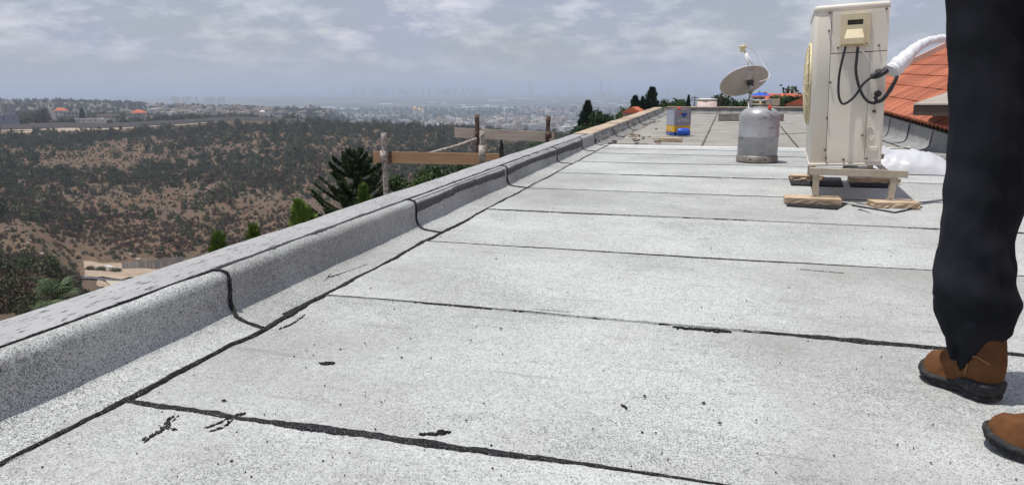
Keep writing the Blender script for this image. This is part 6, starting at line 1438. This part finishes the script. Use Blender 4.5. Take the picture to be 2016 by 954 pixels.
# masts
def mast(px, py_top, d, lab, r=.22, arm=1.2, name='lamp_mast', cat='lamp post', cross=False, m=M_pole, base=None):
    t_ = PD(px, py_top, d); z = TZ(t_.x, t_.y)-.3; h = max(1, t_.z-z); root = thing(name, lab, cat, (t_.x, t_.y, z))
    mb = MB(); mb.tube([(0, 0, 0), (0, 0, h*.5), (0, 0, h)], [r, r*.8, r*.55], 8); mb.build('pole', m, root)
    if cross:
        mb = MB(); mb.box((-1.1, -.06, h-.9), (1.1, .06, h-.75)); mb.box((-.7, -.06, h-.4), (.7, .06, h-.27)); mb.build('crossarm', m, root)
    elif arm:
        mb = MB(); mb.tube([(0, 0, h-.1), (-arm*.6, 0, h+.2), (-arm, 0, h+.2)], r*.5, 6); mb.box((-arm-.6, -.2, h+.08), (-arm+.1, .2, h+.28)); mb.build('lamp_head', m, root)
    return root
mast(153, 214, 1135, 'tall light mast standing on the track below the barrier, left one', .45, 0); mast(262, 223, 1138, 'tall light mast before the second red-roofed house', .45, 0)
mast(95, 205, 1330, 'slender white mast with a bright top left of the first red roof', .5, 0, m=M_bw); mast(168, 216, 1350, 'short white mast right of the cypress', .45, 0, m=M_bw)
mast(120, 522, 345, 'lamp post at the left corner of the gravel yard', .12, 1.4); mast(164, 513, 345, 'tall lamp post with a double arm in the gravel yard', .13, 2.0); mast(252, 540, 338, 'lamp post at the right side of the valley road', .12, 0)
mast(1368, 189, 150, 'brown wooden utility pole with crossarms beyond the far parapet', .15, name='utility_pole', cat='utility pole', cross=True, m=M_brown)
# yard furniture in the valley
p = onterr(262, 372); sf = thing('site_fence', 'grey sheet-metal fence screening the right of the gravel yard', 'fence', p, -AZ(262))
for k in range(8):
    mb = MB(); mb.box((-13+k*3.3, -.06, 0), (-13+k*3.3+3.2, .06, 4.6+.15*(k % 2))); mb.build('fence_panel', M_bg, sf)
p = onterr(168, 374); pk = thing('parked_car', 'small white car parked at the back of the gravel yard', 'car', p, .3)
mb = MB(); mb.loft([[(x, y, z) for x, y in ((-2.1, -.8), (2.1, -.8), (2.1, .8), (-2.1, .8))] for z in (.35, .9)], 0, False); mb.loft([[(-1.5, -.75, .9), (1.2, -.75, .9), (1.2, .75, .9), (-1.5, .75, .9)], [(-1.0, -.62, 1.45), (.6, -.62, 1.45), (.6, .62, 1.45), (-1.0, .62, 1.45)]], 0, False); mb.build('body', M_white, pk)
for x in (-1.35, 1.35):
    for y in (-.8, .8):
        mb = MB(); mb.lathe([(.33, -.1), (.33, .1)], 14, M=Matrix.Translation((x, y, .33)) @ Matrix.Rotation(R(90), 4, 'X')); mb.build('wheel', M_black, pk)
# right-hand neighbours
p = PD(1392, 206, 62); tk = thing('round_water_tank', 'pale pink round water tank with a flat lid beyond the far parapet', 'water tank', (p.x, p.y, p.z-2.2))
mb = MB(); mb.lathe([(.78, 0), (.78, 2.55)], 32); mb.build('drum', M_pinktank, tk); mb = MB(); mb.lathe([(.80, 2.55), (.81, 2.66), (.4, 2.70), (.0001, 2.71)], 32); mb.build('lid', M_bw, tk)
# villa with red gables
pv = PD(1532, 206, 135); va = thing('red_gabled_villa', 'villa with wide red tiled gables above the far parapet', 'house', (pv.x, pv.y, pv.z-1.2), -AZ(1532)+.12); va.scale = (.62, .62, .62)
mb = MB(); mb.box((-3.6, -3.6, 0), (4.6, 3.6, 3.6)); mb.build('wall', M_bt, va)
def gabled(x0, x1, y0, y1, z, hgt, axis, nm='roof'):
    mb = MB()
    if axis == 'x': vs = [(x0, y0, z), (x1, y0, z), (x1, y1, z), (x0, y1, z), (x0, (y0+y1)/2, z+hgt), (x1, (y0+y1)/2, z+hgt)]; fs = [(0, 1, 5, 4), (2, 3, 4, 5), (1, 2, 5), (3, 0, 4), (3, 2, 1, 0)]
    else: vs = [(x0, y0, z), (x1, y0, z), (x1, y1, z), (x0, y1, z), ((x0+x1)/2, y0, z+hgt), ((x0+x1)/2, y1, z+hgt)]; fs = [(0, 4, 5, 3), (1, 2, 5, 4), (0, 1, 4), (2, 3, 5), (3, 2, 1, 0)]
    mb.add(vs, fs); return mb.build(nm, M_rr, va)
r_ = gabled(-4.1, 4.9, -4.2, 4.2, 3.55, 1.45, 'x'); gabled(-1.0, 2.6, -5.0, 0, 3.56, 1.0, 'y')
mb = MB(); mb.add([(-.6, -5.02, 3.5), (2.2, -5.02, 3.5), (.8, -5.02, 4.35)], [(0, 1, 2)]); mb.add([(-.6, -5.0, 0), (2.2, -5.0, 0), (2.2, -3.7, 0), (-.6, -3.7, 0), (-.6, -5.0, 3.5), (2.2, -5.0, 3.5), (2.2, -3.7, 3.5), (-.6, -3.7, 3.5)], [(0, 1, 5, 4), (1, 2, 6, 5), (3, 0, 4, 7)]); mb.build('gable_wall', M_brown, va)
mb = MB(); mb.box((4.5, -1.2, 4.0), (4.85, -.6, 5.4)); mb.build('chimney', M_bw, r_)
mb = MB(); mb.box((-1.1, -2.6, 4.35), (-.1, -1.9, 4.75)); mb.build('solar_heater', M_bw, r_)
for x in (-2.8, -1.8, 3.2, 4.0):
    mb = MB(); mb.box((x-.35, -3.68, 1.6), (x+.35, -3.6, 2.8)); f = mb.build('window', M_bw, va); mb = MB(); mb.box((x-.28, -3.72, 1.68), (x+.28, -3.685, 2.72)); mb.build('pane', M_win, f)
house_b('annex_house', 'small red-roofed annex right of the villa', 'house', 1563, 203, 128, 1.6, 2, 1.0, M_bt, 'gable', M_rr, 1, 1, pitch=.25, over=.3)
house_b('annex_house', 'low red-roofed wing left of the villa behind the blue parasol', 'house', 1493, 201, 128, 2.0, 2, .9, M_bt, 'gable', M_rr, 1, 2, pitch=.18, over=.3)
house_b('cream_kiosk', 'small cream wall block below the villa', 'building', 1521, 209, 90, 1.2, 1.2, .1, M_bt, storeys=1, nwin=1)
house_b('red_roof_house', 'red roof slope rising at the right beside the air conditioner', 'house', 1592, 209, 90, 3.4, 4, .15, M_bt, 'gable', M_rr, 1, 1, pitch=.28, over=.2, yaw=1.3)
p = PD(1497, 188, 100); pa = thing('parasol', 'bright blue parasol open left of the villa', 'parasol', (p.x, p.y, p.z-2.05)); mb = MB()
mb.lathe([(.0001, 2.45), (.8, 2.25), (1.3, 2.05), (1.28, 2.02), (.78, 2.21), (.0001, 2.4)], 8, close=False, smooth=False); mb.build('canopy', M_blue_canvas, pa); mb = MB(); mb.tube([(0, 0, -.6), (0, 0, 2.5)], .04, 8); mb.build('pole', M_pole, pa)
house_b('red_roof_house', 'small house with a red gable peeping over the stone-topped parapet', 'house', 1249, 226, 86, 1.7, 2.2, .25, M_bt, 'gable', M_rr, 1, 1, pitch=.40, over=.15, yaw=1.2)
house_b('red_roof_house', 'small red-roofed house low in the valley behind the planks', 'house', 1052, 338, 160, 7, 6, 1.8, M_bw, 'hip', M_rr, 1, 2)
house_b('flat_house', 'white flat roof below the parapet behind the planks', 'house', 1014, 345, 150, 5, 5, 1.6, M_bw, storeys=1, nwin=2)

# ---- the town on the plain: seven building moulds, 260 nearest individually, the rest merged
def box_win(mb, w_, dp, h, st_, nw, M=None, wall=0):
    mb.box((-w_/2, -dp/2, -5), (w_/2, dp/2, h), wall, M)
    for s in range(st_):
        for k in range(nw):
            x = -w_/2 + w_*(k+.5)/nw; z = h*(s+.35)/st_; q = w_/nw*.26
            mb.add([M @ Vector(v) if M else v for v in ((x-q, -dp/2-.15, z), (x+q, -dp/2-.15, z), (x+q, -dp/2-.15, z+h/st_*.42), (x-q, -dp/2-.15, z+h/st_*.42))], [(0, 1, 2, 3)], 1)
MOULD = []
for (w_, dp, h, st_, nw, m, nm) in ((22, 16, 13, 4, 4, M_bw, 'off-white'), (16, 14, 10, 3, 3, M_bg, 'grey'), (26, 16, 16, 5, 5, M_bw, 'off-white'), (15, 14, 9, 2, 3, M_bt, 'tan'), (20, 18, 12, 3, 4, M_bg, 'grey'), (12, 12, 20, 6, 2, M_bt, 'tan'), (30, 16, 8, 2, 6, M_bw, 'off-white'), (14, 12, 8, 2, 2, M_bw, 'off-white')):
    mb = MB(); box_win(mb, w_, dp, h, st_, nw); mb.box((-w_*.2, -dp*.2, h+.02), (w_*.12, dp*.2, h+2.6)); mb.box((w_*.25, -2, h+.02), (w_*.25+2, 0, h+1.6), 1)
    MOULD.append((mb, mb.mesh('town_building', [m, M_win]), nm, m))
tr_ = random.Random(33); towns = []
def town(n, px0, px1, d0, d1, f=lambda px, d: 1):
    k = 0
    while k < n:
        px = tr_.uniform(px0, px1); d = tr_.uniform(d0, d1)
        if tr_.random() > f(px, d): continue
        k += 1; towns.append((px, d, tr_.randrange(len(MOULD)), tr_.uniform(-.6, .6)))
town(260, 800, 1110, 3050, 4300, lambda px, d: .25+.75*math.exp(-((px-960)/110)**2)); town(110, 560, 820, 3050, 3900, lambda px, d: .3+.7*(px-560)/260*(1 if d < 3600 else .5)); town(110, 990, 1180, 3800, 6000)
town(60, 1080, 1230, 2300, 3600); town(90, 1020, 1350, 5000, 7500, lambda px, d: .6)
towns.sort(key=lambda q: q[1])
for i, (px, d, k, yw) in enumerate(towns[:270]):
    p = onterr(px, d, -.5); o = link('town_building', MOULD[k][1], None, p, (0, 0, -AZ(px)+yw), tr_.uniform(1.3, 2.2)*(.6 if px < 820 else 1))
    side_n = 'left part' if px < 820 else ('right part' if px > 1100 else 'middle')
    tag(o, '%s low block in the %s of the hazy valley town' % (MOULD[k][2], side_n), 'building', '%s blocks in the %s of the town' % (MOULD[k][2], side_n))
mbs = MB(); MM = [M_bw, M_bg, M_bt, M_win]; idx = {M_bw: 0, M_bg: 1, M_bt: 2}
for px, d, k, yw in towns[270:]:
    p = onterr(px, d, -.5); s = tr_.uniform(1.1, 1.8); M = Matrix.Translation(p) @ Matrix.Rotation(-AZ(px)+yw, 4, 'Z') @ Matrix.Scale(s, 4); src = MOULD[k][0]
    b = len(mbs.v); mbs.v += [tuple(M @ Vector(v)) for v in src.v]; mbs.f += [tuple(b+i_ for i_ in f) for f in src.f]; mbs.m += [3 if q else idx[MOULD[k][3]] for q in src.m]; mbs.sm += [False]*len(src.f)
tag(mbs.build('distant_town', MM), 'farther small blocks of the hazy town on the plain', kind='stuff')
# landmarks of the town
for px, py, r_, lab in ((817, 211, 9, 'left golden dome of the mosque in the town'), (826, 214, 8.5, 'right golden dome of the mosque in the town')):
    p = PD(px, py, 3700); root = thing('domed_building', lab, 'mosque', (p.x, p.y, p.z-16)); mb = MB(); mb.box((-10, -10, -20), (10, 10, 10)); mb.build('hall', M_bw, root); mb = MB(); mb.lathe([(r_*math.cos(a), 10+r_*math.sin(a)) for a in np.linspace(0, 1.55, 8)], 20); mb.build('dome', M_gold, root)
for px, py, d, lab in ((832, 208, 3700, 'slim pale minaret right of the golden domes'), (993, 206, 3900, 'tall slim minaret in the middle of the town'), (625, 222, 3400, 'slim mast in the left part of the town')):
    p = PD(px, py, d); z = TZ(p.x, p.y); root = thing('minaret', lab, 'minaret', (p.x, p.y, z)); h = max(10, p.z-z); mb = MB(); mb.tube([(0, 0, -2), (0, 0, h*.8)], 2.6, 10); mb.build('shaft', M_bw, root); mb = MB(); mb.lathe([(3.6, h*.62), (3.6, h*.65), (2.2, h*.66), (2.2, h*.84), (.1, h)], 10); mb.build('gallery', M_bw, root)
# warehouses / greenhouses: long white roofs
wr_ = random.Random(8)
for i, (px, py, wpx) in enumerate([(575, 211, 26), (610, 209, 30), (645, 210, 26), (668, 213, 22), (590, 214, 18), (700, 213, 18), (575, 231, 20), (602, 230, 16), (625, 232, 20), (652, 231, 16), (925, 210, 30), (965, 209, 34), (1000, 211, 22), (912, 206, 10), (960, 206, 8), (850, 201, 12), (872, 203, 9), (1090, 199, 12), (1110, 187, 12), (1035, 194, 40), (980, 197, 36), (1180, 199, 20), (1205, 203, 16), (1225, 206, 18), (1232, 198, 16), (1130, 206, 14), (1375, 181, 22), (1410, 180, 16), (1385, 190, 18), (1085, 218, 14), (1060, 216, 16), (60, 178.5, 40), (140, 197, 12), (700, 199, 20), (760, 204, 24), (330, 203, 12)]):
    dep = -math.atan2(ray(px, py).z, math.hypot(*ray(px, py).xy)); d = min(16000, (H+178)/math.tan(max(dep, .011))); p = PD(px, py, d); w_ = wpx*d/F; p.z = TZ(p.x, p.y)
    mb = MB(); mb.box((-w_/2, -d*.008, -3), (w_/2, d*.008, 8)); mb.add([(-w_/2-1, -d*.008-1, 8.003), (w_/2+1, -d*.008-1, 8.003), (w_/2+1, 0, 12), (-w_/2-1, 0, 12), (w_/2+1, d*.008+1, 8.003), (-w_/2-1, d*.008+1, 8.003)], [(0, 1, 2, 3), (3, 2, 4, 5)])
    o = mb.build('warehouse', M_field, None, p, (0, 0, -AZ(px))); tag(o, 'long pale warehouse roof streak on the hazy plain', 'warehouse', 'pale warehouse roofs on the plain')
# white tower blocks on the plain at the left
for i, px in enumerate([342, 350, 362, 372, 386, 407, 416, 421, 431, 438]):
    p = PD(px, 199.5, 5400); w_ = 22 if i % 3 else 30; z = TZ(p.x, p.y); h = 190-0 - (190+p.z) + (p.z - z)*0; root = None
    mb = MB(); mb.box((-w_/2, -10, -5), (w_/2, 10, PD(px, 190+(i % 3)*.9, 5400).z - z)); mb.box((-w_*.2, -5, PD(px, 190+(i % 3)*.9, 5400).z - z + .01), (w_*.15, 5, PD(px, 190+(i % 3)*.9, 5400).z - z + 5)); o = mb.build('tower_block', [M_white, M_win], None, (p.x, p.y, z), (0, 0, -AZ(px)+.1*math.sin(i*2))); tag(o, 'white tower block in the hazy row beyond the wooded hill', 'tower block', 'white tower blocks in a row beyond the wooded hill')
# skyline towers
sk_ = random.Random(77)
def skyt(px, top, d, w_, lab, grp, n=3):
    p = PD(px, top, d); z = TZ(p.x, p.y); mb = MB(); h = p.z-z; mb.box((-w_/2, -w_/2, -5), (w_/2, w_/2, h)); mb.box((-w_*.25, -w_*.25, h+.01), (w_*.2, w_*.25, h+6)); o = mb.build('skyline_tower', sk_.choice([M_bw, M_bg, M_bg]), None, (p.x, p.y, z), (0, 0, sk_.uniform(0, 1.5))); tag(o, lab, 'tower', grp)
for k in range(80): px = sk_.choice([sk_.uniform(640, 1000), sk_.gauss(760, 30), sk_.gauss(900, 50)]); skyt(px, 178.5-min(5.5, sk_.expovariate(.55)), sk_.uniform(15399, 20300), sk_.uniform(18, 54), 'faint hazy tower of the distant skyline behind the guard frames', 'skyline towers behind the guard frames')
for k in range(12): px = sk_.gauss(905, 40); skyt(px, sk_.uniform(170.5, 174), sk_.uniform(18200, 19600), sk_.uniform(23, 39), 'taller hazy tower in the middle cluster of the distant skyline', 'taller towers of the skyline cluster')
for px, top in ((1013, 168), (1024, 167), (1043, 163), (1048, 166), (1088, 169), (1122, 164), (1124, 168), (1183, 162), (1186, 165), (1200, 167)): skyt(px, top, 19000, 34, 'tall faint tower standing alone on the skyline above the parapet', 'lone towers on the skyline')
for k in range(28): px = sk_.choice([sk_.uniform(1295, 1440), sk_.gauss(1320, 12)]); skyt(px, 175.5-min(5, sk_.expovariate(.6)), sk_.uniform(16800, 21000), sk_.uniform(18, 52), 'faint hazy tower of the skyline behind the cypress and the dish', 'skyline towers behind the dish')
for k in range(8): px = sk_.uniform(1515, 1590); skyt(px, sk_.uniform(167, 173), sk_.uniform(18200, 21000), sk_.uniform(20, 39), 'faint hazy tower between the dish and the air conditioner', 'skyline towers left of the air conditioner')
p = PD(1182, 187, 8200); z = TZ(p.x, p.y); mb = MB(); mb.box((-10, -10, -3), (10, 10, PD(1182, 176, 8200).z-z)); mb.box((10.2, -20, -3), (60, 20, PD(1182, 181, 8200).z-z)); o = mb.build('chimney_tower', M_white, None, (p.x, p.y, z), (0, 0, -AZ(1182))); tag(o, 'bright white tower with a dark lower block on the plain above the parapet', 'tower')

# ================================================================== HAZE (after the things it wraps)
hm = bpy.data.materials.new('haze'); hm.use_nodes = True; t = hm.node_tree; t.nodes.clear()
vol = N(t, 'ShaderNodeVolumePrincipled'); vol.inputs['Color'].default_value = (.62, .71, .88, 1); vol.inputs['Density'].default_value = 1.2e-4; vol.inputs['Anisotropy'].default_value = .1
mo = N(t, 'ShaderNodeOutputMaterial'); L(t, vol.outputs[0], mo.inputs['Volume'])
mb = MB(); mb.box((-95000, -95000, -260), (95000, 95000, 60)); hz_ = mb.build('haze', hm); tag(hz_, 'pale blue summer haze over the plain', kind='stuff')
for o in sc.objects:
    if o.type == 'MESH' and o.parent is None and 'kind' not in o and 'label' not in o: print('UNTAGGED', o.name)
